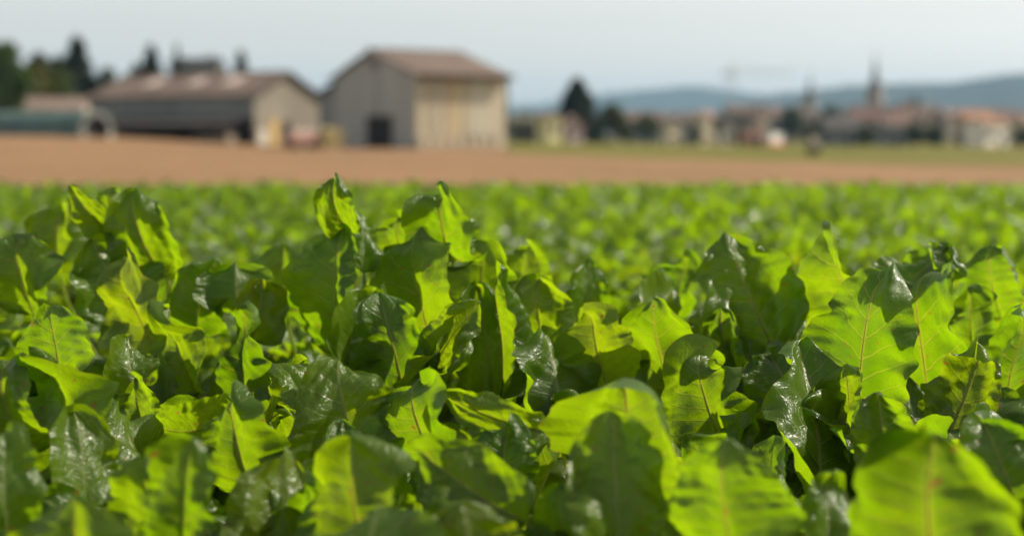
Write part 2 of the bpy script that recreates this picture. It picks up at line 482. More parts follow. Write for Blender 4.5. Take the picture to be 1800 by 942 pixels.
def big_barn():
    # near corner; local x runs along the sunlit wall, local y along the gable
    Y0 = 103.0
    c = np.array([xpx(735, Y0), Y0])
    t = empty('barn', (c[0], c[1], float(gz(*c))), math.atan2(4, 6.3))
    tag(t, 'tall barn with grey sheet gable, dark doorway and sunlit beige side wall', 'barn')
    LX, LY, EV, RG = 7.5, 14.0, 5.42, 7.40
    def top(y): return EV + (RG - EV) * (1 - abs(y - LY / 2) / (LY / 2))
    # inner shell so that no light leaks through
    MB().prism([(0.25, 0.3, 0), (0.25, LY - 0.3, 0), (0.25, LY - 0.3, EV - 0.3), (0.25, LY / 2, RG - 0.35), (0.25, 0.3, EV - 0.3)], (LX - 0.5, 0, 0)).build('wall', M_SHEET, t)
    # gable sheets
    n = 14; w = LY / n
    d0, d1, dz = 4 * w, 8 * w, 2.35          # doorway
    for i in range(n):
        y0, y1 = i * w + 0.015, (i + 1) * w - 0.015
        zb = dz if (d0 - 0.01 <= y0 and y1 <= d1 + 0.01) else 0.05
        x = -0.02 * (i % 2)
        pts = [(x, y0, zb), (x, y1, zb), (x, y1, top(y1) - 0.06)]
        if y0 < LY / 2 < y1: pts.append((x, LY / 2, RG - 0.06))
        pts.append((x, y0, top(y0) - 0.06))
        MB().prism(pts, (0.06, 0, 0)).build('wall_panel', M_SHEET, t)
    # doorway panel, the shade inside put into its black, with frame
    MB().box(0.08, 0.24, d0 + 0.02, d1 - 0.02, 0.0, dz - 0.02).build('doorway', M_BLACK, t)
    f = MB(); f.box(-0.07, 0.05, d0 - 0.12, d0 + 0.02, 0, dz + 0.12); f.box(-0.07, 0.05, d1 - 0.02, d1 + 0.12, 0, dz + 0.12); f.box(-0.073, 0.053, d0 + 0.02, d1 - 0.02, dz - 0.02, dz + 0.115)
    f.build('door_frame', M_DARK, t)
    # gable vent
    v = MB().box(-0.09, 0.0, LY / 2 - 0.75, LY / 2 + 0.75, 5.95, 6.75).build('vent', M_DARK, t)
    for k in range(4): MB().box(-0.12, -0.092, LY / 2 - 0.7, LY / 2 + 0.7, 6.02 + k * 0.18, 6.12 + k * 0.18).build('vent_slat', M_SHEET, v)
    # sunlit side: boards of uneven tint over a pale plinth
    rr = random.Random(3)
    n = 10; w = LX / n
    tints = [M_BEIGE, surf('greyed_boarding', (0.587, 0.537, 0.438), (0.500, 0.450, 0.350), 0.7, 0.85, (1.5, 1.5, 0.2)), surf('brown_boarding', (0.575, 0.450, 0.300), (0.475, 0.362, 0.237), 0.7, 0.85, (1.5, 1.5, 0.2)), surf('straw_boarding', (0.688, 0.575, 0.388), (0.575, 0.475, 0.312), 0.7, 0.85, (1.5, 1.5, 0.2))]
    for i, ti in enumerate([0, 0, 1, 2, 3, 0, 1, 1, 0, 0]):
        x0, x1 = i * w + 0.02, (i + 1) * w - 0.02
        y = -0.05 - 0.03 * (i % 2)
        MB().box(x0, x1, y, y + 0.07, 0.95 + rr.uniform(-.05, .05), EV - 0.12 - rr.uniform(0, .1)).build('wall_panel', tints[ti], t)
    for i in range(8):
        x0 = i * LX / 8
        MB().box(x0 + 0.02, x0 + LX / 8 - 0.02, -0.16, -0.02, 0.0, 0.88 + rr.uniform(-.04, .04)).build('plinth_block', M_PLINTH, t)
        MB().box(x0 + 0.1, x0 + 0.3, -0.26, -0.163, -0.05, 1.0 + rr.uniform(-.1, .1)).build('post', M_WHITE, t)
    MB().box(LX - 0.04, LX + 0.14, -0.12, 0.1, 0, EV - 0.05).build('corner_post', M_DARK, t)
    MB().box(-0.12, 0.02, -0.12, 0.02, 0, EV - 0.15).build('corner_post', M_PLINTH, t)
    # roof: two slopes with overhang
    oh = 0.55
    sl = (RG - EV) / (LY / 2)
    rf = empty('roof', (0, 0, 0)); rf.parent = t
    for sgn in (0, 1):
        ye = -oh if sgn == 0 else LY + oh
        ze = EV - oh * sl
        n = 6
        for k in range(n):
            xa = -0.35 + k * (LX + 0.7) / n; xb = -0.35 + (k + 1) * (LX + 0.7) / n - 0.015
            q = [(xa, ye, ze), (xb, ye, ze), (xb, LY / 2, RG), (xa, LY / 2, RG)]
            if sgn: q = q[::-1]
            MB().slab(q, (0, 0, 0.10)).build('roof_sheet', M_ROOF, rf)
    MB().box(-0.4, LX + 0.4, LY / 2 - 0.18, LY / 2 + 0.18, RG + 0.06, RG + 0.16).build('ridge_cap', M_ROOF, rf)
    MB().box(-0.35, LX + 0.35, -oh - 0.12, -oh, EV - oh * sl - 0.20, EV - oh * sl + 0.12).build('fascia', M_DARK, t)
    # lean-to behind the far end of the gable
    l = MB(); l.box(0.2, 4.5, LY + 0.02, LY + 3.2, 0, 4.4); l.build('lean_to', M_BLUEGREY, t)
    MB().slab([(0.0, LY + 3.5, 4.3), (0.0, LY + 0.03, 5.15), (4.8, LY + 0.03, 5.15), (4.8, LY + 3.5, 4.3)][::-1], (0, 0, 0.1)).build('lean_to_roof', M_DARK, t)
    return t

def long_barn():
    Y0 = 120.0
    c = np.array([xpx(450, Y0), Y0])
    t = empty('barn', (c[0], c[1], -0.27), math.atan2(8, 4.3))
    tag(t, 'long low barn with brown roof, sandy gable and dark open lean-to', 'barn')
    LX, LY, EV, RG = 9.1, 18.5, 4.45, 6.35
    base = -0.1
    def top(x): return EV + (RG - EV) * (1 - abs(x - LX / 2) / (LX / 2))
    MB().prism([(0.2, 0.2, base), (LX - 0.2, 0.2, base), (LX - 0.2, 0.2, EV - 0.2), (LX / 2, 0.2, RG - 0.3), (0.2, 0.2, EV - 0.2)], (0, LY - 0.3, 0)).build('wall', M_RENDER, t)
    # gable face with two door openings
    def gable(x0, x1, zb, mat, name='gable_wall'):
        pts = [(x0, 0, zb), (x1, 0, zb), (x1, 0, top(x1))]
        if x0 < LX / 2 < x1: pts.append((LX / 2, 0, RG))
        pts.append((x0, 0, top(x0)))
        return MB().prism(pts, (0, 0.18, 0)).build(name, mat, t)
    dy0, dy1, dk0, dk1, dh = 2.1, 3.2, 3.75, 4.75, 2.15
    gable(0, dy0, base, M_RENDER); gable(dy0 + 0.01, dy1, dh + 0.15, M_RENDER); gable(dy1 + 0.01, dk0, base, M_RENDER)
    gable(dk0 + 0.01, dk1, dh, M_RENDER); gable(dk1 + 0.01, LX, base, M_RENDER)
    d = MB().box(dy0 + 0.02, dy1 - 0.02, -0.06, 0.10, base, dh + 0.12).build('door', M_YDOOR, t)
    MB().box(dy1 - 0.2, dy1 - 0.12, -0.11, -0.062, 0.95, 1.10).build('handle', M_DARK, d)
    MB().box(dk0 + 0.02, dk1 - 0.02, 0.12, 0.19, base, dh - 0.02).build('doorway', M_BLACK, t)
    for (a, b) in ((dk0 - 0.1, dk0 + 0.015), (dk1 - 0.005, dk1 + 0.1)): MB().box(a, b, -0.05, 0.15, base, dh + 0.06).build('door_jamb', M_DARK, t)
    MB().box(0.15, 1.35, -0.22, -0.02, base, 1.45).build('pale_wall_patch', M_WHITE, t)
    # long shaded side: cladding sheets above, lean-to below
    n = 9
    for i in range(n):
        y0 = 0.2 + i * (LY - 0.2) / n
        MB().box(-0.05 - 0.02 * (i % 2), 0.18, y0, y0 + (LY - 0.2) / n - 0.03, 2.6, EV - 0.05).build('wall_panel', M_BLUEGREY, t)
    # lean-to: sloping dark roof on posts, open front
    M_LROOF = surf('sooty_lean_to_roof', (0.075, 0.068, 0.066), (0.055, 0.05, 0.05), 1.0, 0.9)
    for i in range(8):
        y0 = 0.3 + i * (LY - 0.3) / 8; y1 = y0 + (LY - 0.3) / 8 - 0.02
        MB().slab([(-3.4, y0, 1.85), (-3.4, y1, 1.85), (-0.08, y1, 2.55), (-0.08, y0, 2.55)][::-1], (0, 0, 0.08)).build('lean_to_sheet', M_LROOF, t)
    for i in range(7):
        y0 = 0.5 + i * (LY - 0.9) / 6
        MB().box(-3.3, -3.12, y0 - 0.1, y0 + 0.1, base, 1.86).build('post', M_DARK, t)
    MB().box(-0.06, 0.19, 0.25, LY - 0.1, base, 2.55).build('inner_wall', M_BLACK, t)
    MB().box(-3.36, -3.302, 0.4, LY - 0.2, 1.6, 1.84).build('fascia', M_DARK, t)
    MB().box(-2.9, -1.4, 0.9, 4.2, base, 1.1).build('stored_load', surf('stored_timber', (0.26, 0.22, 0.18), (0.2, 0.16, 0.13), 2.0, 0.9), t)
    rf = empty('roof', (0, 0, 0)); rf.parent = t
    oh = 0.5; sl = (RG - EV) / (LX / 2)
    for sgn in (0, 1):
        xe = -oh if sgn == 0 else LX + oh
        ze = EV - oh * sl
        n = 12
        for k in range(n):
            ya = -0.4 + k * (LY + 0.7) / n; yb = ya + (LY + 0.7) / n - 0.015
            q = [(xe, ya, ze), (xe, yb, ze), (LX / 2, yb, RG), (LX / 2, ya, RG)]
            if sgn == 0: q = q[::-1]
            MB().slab(q, (0, 0, 0.09)).build('roof_sheet', M_ROOF, rf)
    for yc in (4.3, 8.3, 13.3):
        a, b = 0.38, 0.80
        def pt(u, y): return (LX / 2 * u, y, EV + (RG - EV) * u + 0.12)
        MB().slab([pt(a, yc - 0.75), pt(b, yc - 0.75), pt(b, yc + 0.75), pt(a, yc + 0.75)], (0, 0, 0.07)).build('roof_light', M_SKYL, rf)
    MB().box(LX / 2 - 0.16, LX / 2 + 0.16, -0.42, LY + 0.32, RG + 0.05, RG + 0.15).build('ridge_cap', M_ROOF, rf)
    for s in (0, 1):
        x0, x1 = (-oh, LX / 2) if s == 0 else (LX / 2, LX + oh)
        z0, z1 = (EV - oh * sl, RG) if s == 0 else (RG, EV - oh * sl)
        MB().slab([(x0, -0.46, z0 - 0.14), (x1, -0.46, z1 - 0.14), (x1, -0.41, z1 - 0.14), (x0, -0.41, z0 - 0.14)], (0, 0, 0.22)).build('barge_board', M_DARK, rf)
    return t

big_barn()
long_barn()

def polytunnel():
    # dark green tunnel whose open end faces right
    Y0 = 112.0
    x1 = xpx(172, Y0); r = 2.15
    z0 = zrow(243, Y0)
    t = empty('polytunnel', (x1, Y0, z0), R(-20))
    tag(t, 'dark green polytunnel with pale hoop round its open dark end', 'polytunnel')
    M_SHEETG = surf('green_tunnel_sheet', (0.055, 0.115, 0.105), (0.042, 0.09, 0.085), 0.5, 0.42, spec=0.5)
    M_TOP = surf('pale_tunnel_sheet', (0.20, 0.25, 0.24), (0.16, 0.21, 0.20), 0.5, 0.5)  # paler grey green for the sheets over the top and the hoops
    seg = 20; L = 17.0; bays = 7; H = 2.1
    def pt(a, x, rr=1.0): return (x, -r * rr * math.cos(a), H * rr * math.sin(a) ** 0.85)
    for b in range(bays):
        xa, xb = -L * b / bays, -L * (b + 1) / bays + 0.02
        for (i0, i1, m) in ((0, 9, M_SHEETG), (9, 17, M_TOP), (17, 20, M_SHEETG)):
            v = []; f = []
            for i in range(i0, i1 + 1):
                a = math.pi * i / seg
                v += [pt(a, xa), pt(a, xb), pt(a, xa, 0.985), pt(a, xb, 0.985)]
            for i in range(i1 - i0):
                k = 4 * i
                f += [(k, k + 1, k + 5, k + 4), (k + 2, k + 6, k + 7, k + 3)]
            mesh_obj('cover_sheet', v, f, m, t, True)
    def hoop(x, mat, ro, ri, th, name, par):
        v = []; f = []
        for i in range(seg + 1):
            a = math.pi * i / seg
            v += [pt(a, x, ro), pt(a, x + th, ro), pt(a, x + th, ri), pt(a, x, ri)]
        for i in range(seg):
            k = 4 * i
            for j in range(4): f.append((k + j, k + (j + 1) % 4, k + 4 + (j + 1) % 4, k + 4 + j))
        return mesh_obj(name, v, f, mat, par, False)
    hoop(0.0, surf('shade_dimmed_hoop', (0.14, 0.15, 0.14), (0.11, 0.12, 0.115), 2.0, 0.7), 1.04, 0.80, 0.12, 'end_hoop', t)  # the end is partly shaded; that dimness is put into the hoop's grey
    for b in range(1, bays): hoop(-L * b / bays, M_TOP, 1.012, 0.99, 0.07, 'hoop', t)
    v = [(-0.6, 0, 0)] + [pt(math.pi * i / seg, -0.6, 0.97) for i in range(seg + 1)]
    mesh_obj('inner_shade_sheet', v, [(0, i + 1, i + 2) for i in range(seg)], M_BLACK, t)  # black sheet across the tunnel: the unlit inside is put into its colour
    for s in (-1, 1): MB().box(0.0, 0.12, s * r * 0.84 - 0.35, s * r * 0.84 + 0.35, -0.4, 0.4).build('foot_block', M_WHITE, t)
polytunnel()

def trailer():
    p = np.array([xpx(536, 100), 100.0]); t = empty('farm_trailer', (p[0], p[1], float(gz(*p))), R(30))
    tag(t, 'faded red farm trailer with pale load parked in front of the sandy gable', 'trailer')
    M_RED = surf('faded_red_paint', (0.62, 0.33, 0.27), (0.55, 0.29, 0.24), 2.0, 0.6)
    MB().box(-1.2, 1.2, -0.6, 0.6, 0.52, 0.60).build('bed', M_DARK, t)
    for y in (-0.62, 0.57): MB().box(-1.22, 1.22, y, y + 0.05, 0.56, 1.05).build('side_board', M_RED, t)
    for x in (-1.27, 1.22): MB().box(x, x + 0.05, -0.57, 0.57, 0.56, 1.05).build('end_board', M_RED, t)
    MB().hexa([(-1.15, -0.55, 0.62), (1.15, -0.55, 0.62), (1.15, 0.55, 0.62), (-1.15, 0.55, 0.62), (-0.95, -0.35, 1.42), (1.0, -0.35, 1.38), (1.0, 0.35, 1.38), (-0.95, 0.35, 1.42)]).build('load', surf('pale_pink_tarp', (0.52, 0.42, 0.37), (0.45, 0.35, 0.30), 2.0, 0.7), t)
    for x in (-0.7, 0.7):
        for y in (-0.55, 0.45):
            w = MB().tube((x, y, 0.32), (x, y + 0.16, 0.32), 0.32, n=18).build('wheel', M_BLACK, t)
            MB().tube((x, y - 0.01, 0.32), (x, y + 0.17, 0.32), 0.15, n=14).build('rim', M_RED, w)
    MB().tube((1.25, 0, 0.5), (2.1, 0, 0.42), 0.05).build('drawbar', M_DARK, t)
trailer()

def crate():
    p = np.array([xpx(582, 98), 98.0]); t = empty('wooden_crate', (p[0], p[1], float(gz(*p))), R(34))
    tag(t, 'straw coloured slatted crate between the red trailer and the tall barn', 'crate')
    M_STRAW = surf('straw_wood', (0.36, 0.29, 0.14), (0.29, 0.23, 0.11), 2.0, 0.9)
    for k in range(6):
        z = 0.12 + k * 0.21
        for y in (-0.62, 0.56): MB().box(-0.7, 0.7, y, y + 0.06, z, z + 0.17).build('slat', M_STRAW, t)
        for x in (-0.70, 0.64): MB().box(x, x + 0.06, -0.555, 0.555, z, z + 0.17).build('slat', M_STRAW, t)
    for x in (-0.74, 0.68):
        for y in (-0.66, 0.60): MB().box(x, x + 0.055, y, y + 0.055, 0, 1.42).build('corner_post', M_STRAW, t)
    MB().hexa([(-0.63, -0.55, 0.1), (0.63, -0.55, 0.1), (0.63, 0.55, 0.1), (-0.63, 0.55, 0.1), (-0.5, -0.4, 1.35), (0.45, -0.45, 1.5), (0.5, 0.4, 1.45), (-0.5, 0.4, 1.55)]).build('straw_fill', surf('straw_fill', (0.40, 0.33, 0.14), (0.3, 0.25, 0.1), 8.0, 0.95, bump=0.6), t)
crate()

# ------------------------------------------------------------------ houses
def house(name, label, px, D, wid, dep, eave, ridge, wall, roof, yaw=0.0, cat='house', along=True, rows=(1,), cols=3, chimney=True, base=None, group=None, door=True, sink=0.3):
    """along: ridge parallel to the front"""
    x = xpx(px, D); z = float(gz(x, D)) if base is None else base
    t = empty(name, (x, D, z), yaw); tag(t, label, cat, group)
    h = wid / 2; d = dep / 2
    if along:
        pts = [(-h, -d, -sink), (-h, d, -sink), (-h, d, eave), (-h, 0, ridge - 0.08), (-h, -d, eave)]
        MB().prism(pts, (wid, 0, 0)).build('wall', wall, t)
    else:
        pts = [(-h, -d, -sink), (h, -d, -sink), (h, -d, eave), (0, -d, ridge - 0.08), (-h, -d, eave)]
        MB().prism(pts, (0, dep, 0)).build('wall', wall, t)
    rf = empty('roof', (0, 0, 0)); rf.parent = t
    o = 0.35
    if along:
        sl = (ridge - eave) / d
        for s in (-1, 1):
            q = [(-h - o, s * (d + o), eave - o * sl), (h + o, s * (d + o), eave - o * sl), (h + o, 0, ridge), (-h - o, 0, ridge)]
            MB().slab(q if s < 0 else q[::-1], (0, 0, 0.16)).build('roof_slope', roof, rf)
        if chimney: MB().box(h * 0.45, h * 0.45 + 0.6, 0.5, 1.1, eave, ridge + 0.7).build('chimney', wall, rf)
    else:
        sl = (ridge - eave) / h
        for s in (-1, 1):
            q = [(s * (h + o), -d - o, eave - o * sl), (s * (h + o), d + o, eave - o * sl), (0, d + o, ridge), (0, -d - o, ridge)]
            MB().slab(q if s > 0 else q[::-1], (0, 0, 0.16)).build('roof_slope', roof, rf)
        if chimney: MB().box(h * 0.3, h * 0.3 + 0.6, 0.4, 1.0, eave, ridge + 0.6).build('chimney', wall, rf)
    nfl = len(rows) if not isinstance(rows, int) else rows
    for fl in range(nfl):
        zc = eave * (fl + 0.55) / nfl
        for c in range(cols):
            xc = -h + wid * (c + 0.5) / cols
            if door and fl == 0 and c == cols // 2:
                MB().box(xc - 0.5, xc + 0.5, -d - 0.06, -d + 0.02, -sink, 2.0).build('door', M_DARK, t); continue
            wh = min(0.65, eave / nfl * 0.24)
            w = MB().box(xc - 0.55, xc + 0.55, -d - 0.05, -d + 0.02, zc - wh, zc + wh).build('window', M_FRAME, t)
            MB().box(xc - 0.45, xc + 0.45, -d - 0.07, -d - 0.052, zc - wh + 0.1, zc + wh - 0.1).build('pane', M_GLASS, w)
    return t

def wallm(n, c): return surf('wall_' + n, tuple(min(.95, v * 1.15) for v in c), tuple(v * 0.82 for v in c), 0.4, 0.9)
def roofm(n, c): return surf('roof_' + n, c, tuple(v * 0.75 for v in c), 0.6, 0.9)
W_WHITE = wallm('white', (0.86, 0.78, 0.71)); W_CREAM = wallm('cream', (0.55, 0.48, 0.34)); W_GREY = wallm('grey', (0.30, 0.29, 0.29))
W_YELL = wallm('yellow', (0.80, 0.72, 0.40)); W_MAUVE = wallm('mauve', (0.42, 0.34, 0.36)); W_PEACH = wallm('peach', (0.46, 0.34, 0.27))
W_GREEN = wallm('green', (0.13, 0.17, 0.14)); W_BEIGE = wallm('beige', (0.34, 0.29, 0.25)); W_SLATE = wallm('slate', (0.24, 0.26, 0.28))
R_RED = roofm('red', (0.22, 0.115, 0.09)); R_BROWN = roofm('brown', (0.17, 0.115, 0.10)); R_DARK = roofm('dark', (0.095, 0.085, 0.085))
R_ORANGE = roofm('orange', (0.36, 0.18, 0.11)); R_GREYG = roofm('mossy', (0.13, 0.12, 0.085)); R_PINK = roofm('pink', (0.26, 0.16, 0.14))

# (name, label, px, distance, width px, row of ridge, row of eave, wall, roof, yaw, along, storeys, columns)
HOUSES = [
 ('garden_shed', 'low green shed directly right of the tall barn', 919, 190, 50, 205, 214, W_GREEN, R_GREYG, 8, True, 1, 3),
 ('hut', 'narrow pale yellow hut left of the big dark conifer', 964, 185, 27, 200, 206, W_YELL, R_PINK, 32, False, 1, 1),
 ('cottage', 'small mauve gabled cottage at the foot of the big dark conifer', 1001, 190, 30, 211, 222, W_MAUVE, R_PINK, 32, False, 1, 1),
 ('house', 'dark roofed house behind trees right of the big conifer', 1128, 420, 62, 197, 211, W_SLATE, R_BROWN, 6, True, 2, 4),
 ('house', 'small pale beige house right of the dark tree clump', 1178, 330, 26, 208, 216, W_CREAM, R_BROWN, 32, False, 2, 2),
 ('house', 'brown roofed grey house between the pale beige and cream houses', 1207, 360, 34, 200, 212, W_GREY, R_BROWN, 10, True, 2, 3),
 ('house', 'cream house with pinkish roof beneath the highest bump of the hill', 1237, 340, 32, 197, 205, W_CREAM, R_PINK, 32, True, 2, 2),
 ('house', 'tall grey brown house at the foot of the crane', 1300, 400, 52, 187, 197, W_BEIGE, R_BROWN, 8, True, 3, 4),
 ('garage', 'tiny light grey garage in front of the crane', 1277, 260, 20, 222, 228, W_WHITE, R_DARK, 0, True, 1, 1),
 ('house', 'narrow pale house just right of the crane house', 1333, 390, 22, 188, 196, W_PEACH, R_PINK, 32, False, 3, 2),
 ('house', 'blue grey house with mossy roof behind the white and red van', 1362, 410, 42, 193, 206, W_SLATE, R_BROWN, 5, True, 2, 3),
 ('barn_shed', 'red low shed left of the white and red van', 1320, 255, 36, 233, 240, wallm('brick', (0.40, 0.17, 0.12)), R_RED, 4, True, 1, 2),
 ('house', 'long grey house with dark roof between the two church towers', 1474, 300, 62, 206, 224, W_SLATE, R_DARK, 3, True, 2, 4),
 ('house', 'red roofed house below the tall church spire', 1516, 380, 56, 194, 210, W_BEIGE, R_RED, -6, True, 2, 3),
 ('house', 'pale grey house right below the tall church tower', 1566, 290, 46, 211, 220, W_SLATE, R_BROWN, 6, True, 2, 3),
 ('house', 'peach gabled house in the roof cluster right of the tall spire', 1590, 520, 26, 180, 190, W_PEACH, R_BROWN, 32, False, 3, 2),
 ('house', 'dark brown roofed house next to the peach gabled house', 1558, 540, 34, 185, 198, W_BEIGE, R_DARK, 12, True, 3, 3),
 ('house', 'brown roofed house above the dark hedge on the right', 1622, 480, 40, 186, 202, W_PEACH, R_BROWN, 10, True, 2, 3),
 ('house', 'tall grey beige house right of the dark hedge', 1662, 400, 44, 194, 203, W_BEIGE, R_PINK, 32, True, 3, 3),
 ('house', 'orange roofed house behind the white house', 1708, 380, 52, 195, 210, W_PEACH, R_ORANGE, 6, True, 2, 3),
 ('house', 'white house with low orange roof nearest the fields on the right', 1730, 250, 60, 209, 217, W_WHITE, R_ORANGE, 32, True, 1, 4),
 ('house', 'brown roofed house at the far right end of the town', 1782, 360, 64, 197, 213, W_BEIGE, R_BROWN, -5, True, 2, 4),
 ('house', 'flat brown roofed house far behind the dark roofs, below the hill', 1412, 560, 60, 200, 208, W_GREY, R_BROWN, 5, True, 2, 4),
 ('house', 'low red roofed house peeping between the cream house and crane', 1256, 520, 30, 203, 213, W_PEACH, R_RED, 8, True, 2, 2),
 ('house', 'wide brown roof behind the pale beige house', 1172, 560, 60, 200, 209, W_BEIGE, R_BROWN, 5, True, 2, 4),
 ('house', 'grey roofed house behind the olive green tree', 1100, 500, 46, 204, 214, W_GREY, R_DARK, 8, True, 2, 3),
 ('house', 'pinkish roofed house behind the blue grey house', 1345, 560, 50, 189, 199, W_BEIGE, R_PINK, -6, True, 3, 3),
 ('house', 'dark roofed house close left of the smaller church tower', 1398, 500, 34, 188, 200, W_BEIGE, R_BROWN, 14, True, 3, 2),
 ('house', 'red brown roof between the smaller church and long grey house', 1450, 520, 52, 196, 208, W_PEACH, R_BROWN, -4, True, 2, 3),
 ('house', 'high brown roof touching the left of the tall church tower', 1506, 560, 40, 186, 199, W_BEIGE, R_DARK, 10, True, 3, 3),
 ('house', 'reddish roof directly right of the tall church tower', 1574, 460, 40, 195, 208, W_PEACH, R_RED, 12, True, 2, 3),
 ('house', 'brown roof between the grey beige and orange roofed houses', 1684, 520, 40, 193, 205, W_BEIGE, R_BROWN, 5, True, 2, 3),
 ('house', 'red roof above the white house against the hill', 1745, 540, 60, 193, 203, W_PEACH, R_RED, -6, True, 2, 4),
 ('house', 'pale house wall cut by the right picture edge', 1800, 300, 40, 206, 216, W_CREAM, R_PINK, 30, True, 2, 2),
]
for (nm, lb, px, D, wpx, rr_, er, wm, rm, yaw, al, st, cols) in HOUSES:
    x = xpx(px, D); z = float(gz(x, D))
    house(nm, lb, px, D, hz_px(wpx, D), min(8.0, max(3.0, hz_px(wpx, D) * 0.8)), zrow(er, D) - z, zrow(rr_, D) - z, wm, rm, R(yaw), 'shed' if nm in ('garden_shed', 'barn_shed', 'hut') else ('garage' if nm == 'garage' else 'house'), al, rows=st, cols=cols, chimney=nm in ('house', 'cottage'), door=cols > 1, sink=1.0)
house('farm_shed', 'low farm building with faded brown roof behind the polytunnel', 92, 150, hz_px(125, 150), 5, zrow(193, 150) - 0.5, zrow(174, 150) - 0.5, W_BEIGE, roofm('faded', (0.27, 0.20, 0.17)), R(4), 'shed', True, rows=1, cols=4, chimney=False, base=0.5)
house('farmhouse', 'dark roofed farmhouse showing just above the long barn roof', 352, 190, hz_px(78, 190), 8, zrow(124, 190) - 0.4, zrow(104, 190) - 0.4, W_GREY, roofm('near_black', (0.03, 0.034, 0.036)), R(6), 'house', True, rows=2, cols=4, chimney=True, base=0.4)

def church(label, px, D, tw, row_nave, row_tower, row_tip, nave_px, wall, roof, flip=1):
    x = xpx(px, D); z = float(gz(x, D)); t = empty('church', (x, D, z), R(-24)); tag(t, label, 'church')
    h = tw / 2; zt = zrow(row_tower, D) - z; ztip = zrow(row_tip, D) - z; zn = zrow(row_nave, D) - z
    tb = MB().box(-h, h, -h, h, -1, zt).build('tower', wall, t)
    for k in range(2):
        for s in (-1, 1):
            o_ = MB().box(s * h * 0.45 - 0.4, s * h * 0.45 + 0.4, -h - 0.06, -h + 0.02, zt - 3.4, zt - 1.2) if k == 0 else MB().box(h - 0.02, h + 0.06, s * h * 0.45 - 0.4, s * h * 0.45 + 0.4, zt - 3.4, zt - 1.2)
            o_.build('belfry_opening', M_GLASS, tb)
    MB().box(-h - 0.25, h + 0.25, -h - 0.25, h + 0.25, zt - 0.02, zt + 0.35).build('cornice', wall, t)
    # broach: square skirt then needle
    n = 8; v = []; f = []
    prof = [(h * 1.08, zt + 0.35), (h * 0.62, zt + 0.35 + (ztip - zt) * 0.14), (h * 0.34, zt + (ztip - zt) * 0.42), (0.05, ztip)]
    for r_, z_ in prof:
        for i in range(n):
            a = 2 * math.pi * i / n + math.pi / 8; v.append((r_ * math.cos(a) * 1.05, r_ * math.sin(a) * 1.05, z_))
    for k in range(len(prof) - 1):
        for i in range(n):
            j = (i + 1) % n; f.append((k * n + i, k * n + j, (k + 1) * n + j, (k + 1) * n + i))
    sp_ = mesh_obj('spire', v, f, roof, t)
    MB().tube((0, 0, ztip - 0.3), (0, 0, ztip + 1.6), 0.09).box(-0.5, 0.5, -0.06, 0.06, ztip + 0.8, ztip + 0.95).build('cross', M_DARK, sp_)
    L = hz_px(nave_px, D); w = tw * 0.75
    a, b = (h, h + L) if flip > 0 else (-h - L, -h)
    ez = zn * 0.72
    MB().prism([(a, -w, -1), (a, w, -1), (a, w, ez), (a, 0, zn - 0.1), (a, -w, ez)], (b - a, 0, 0)).build('nave', wall, t)
    for s in (-1, 1):
        q = [(a - 0.01, s * (w + 0.4), ez - 0.3), (b + 0.4, s * (w + 0.4), ez - 0.3), (b + 0.4, 0, zn), (a - 0.01, 0, zn)]
        MB().slab(q if s < 0 else q[::-1], (0, 0, 0.2)).build('nave_roof', R_BROWN, t)
    for k in range(4):
        xc = a + (b - a) * (k + 0.5) / 4
        MB().box(xc - 0.5, xc + 0.5, -w - 0.06, -w + 0.02, ez * 0.35, ez * 0.8).build('window', M_GLASS, t)
church('church with tall needle spire and pale square tower', 1533, 620, hz_px(24, 620), 186, 155, 92, 40, wallm('church_stone', (0.40, 0.33, 0.29)), R_DARK)
church('smaller church with short grey spire left of the tall spired church', 1420, 640, hz_px(20, 640), 196, 174, 128, 34, wallm('church_grey', (0.30, 0.28, 0.26)), R_DARK, -1)

def crane():
    D = 700.0; x = xpx(1282, D); z = float(gz(x, D))
    t = empty('tower_crane', (x, D, z)); tag(t, 'faint pale tower crane with long jib rising above the town', 'crane')
    M_CR = surf('pale_crane_paint', (0.55, 0.53, 0.45), None, 1.0, 0.6)
    zj = zrow(131, D) - z; w = 0.9
    def lattice(name, a, b, wd, n, up):
        m = MB(); a = Vector(a); b = Vector(b); d = (b - a); u = Vector(up); s = d.normalized().cross(u)
        cs = [u * wd + s * wd, u * wd - s * wd, -u * wd - s * wd, -u * wd + s * wd]
        for c_ in cs: m.tube(a + c_, b + c_, 0.09, n=5)
        for k in range(n):
            p = a + d * (k / n); q = a + d * ((k + 1) / n)
            for i in range(4): m.tube(p + cs[i], q + cs[(i + 1) % 4], 0.04, n=4)
        return m.build(name, M_CR, t)
    lattice('mast', (0, 0, 0), (0, 0, zj), w, 18, (1, 0, 0))
    lattice('jib', (0, 0, zj + 0.9), (hz_px(108, D), 0, zj + 0.9), 0.8, 20, (0, 0, 1))
    lattice('counter_jib', (0, 0, zj + 0.9), (-hz_px(14, D), 0, zj + 0.9), 0.7, 4, (0, 0, 1))
    lattice('apex', (0, 0, zj), (0, 0, zj + 5.5), 0.4, 4, (1, 0, 0))
    MB().box(-hz_px(14, D) - 1, -hz_px(14, D) + 1.5, -0.8, 0.8, zj - 0.6, zj + 0.6).build('counterweight', surf('ballast', (0.4, 0.4, 0.4)), t)
    MB().box(0.9, 2.2, -0.6, 0.6, zj - 1.7, zj - 0.1).build('cab', M_CR, t)
    MB().tube((0, 0, zj + 6.5), (hz_px(70, D), 0, zj + 1.7), 0.07, n=4).build('tie_bar', M_DARK, t)
crane()

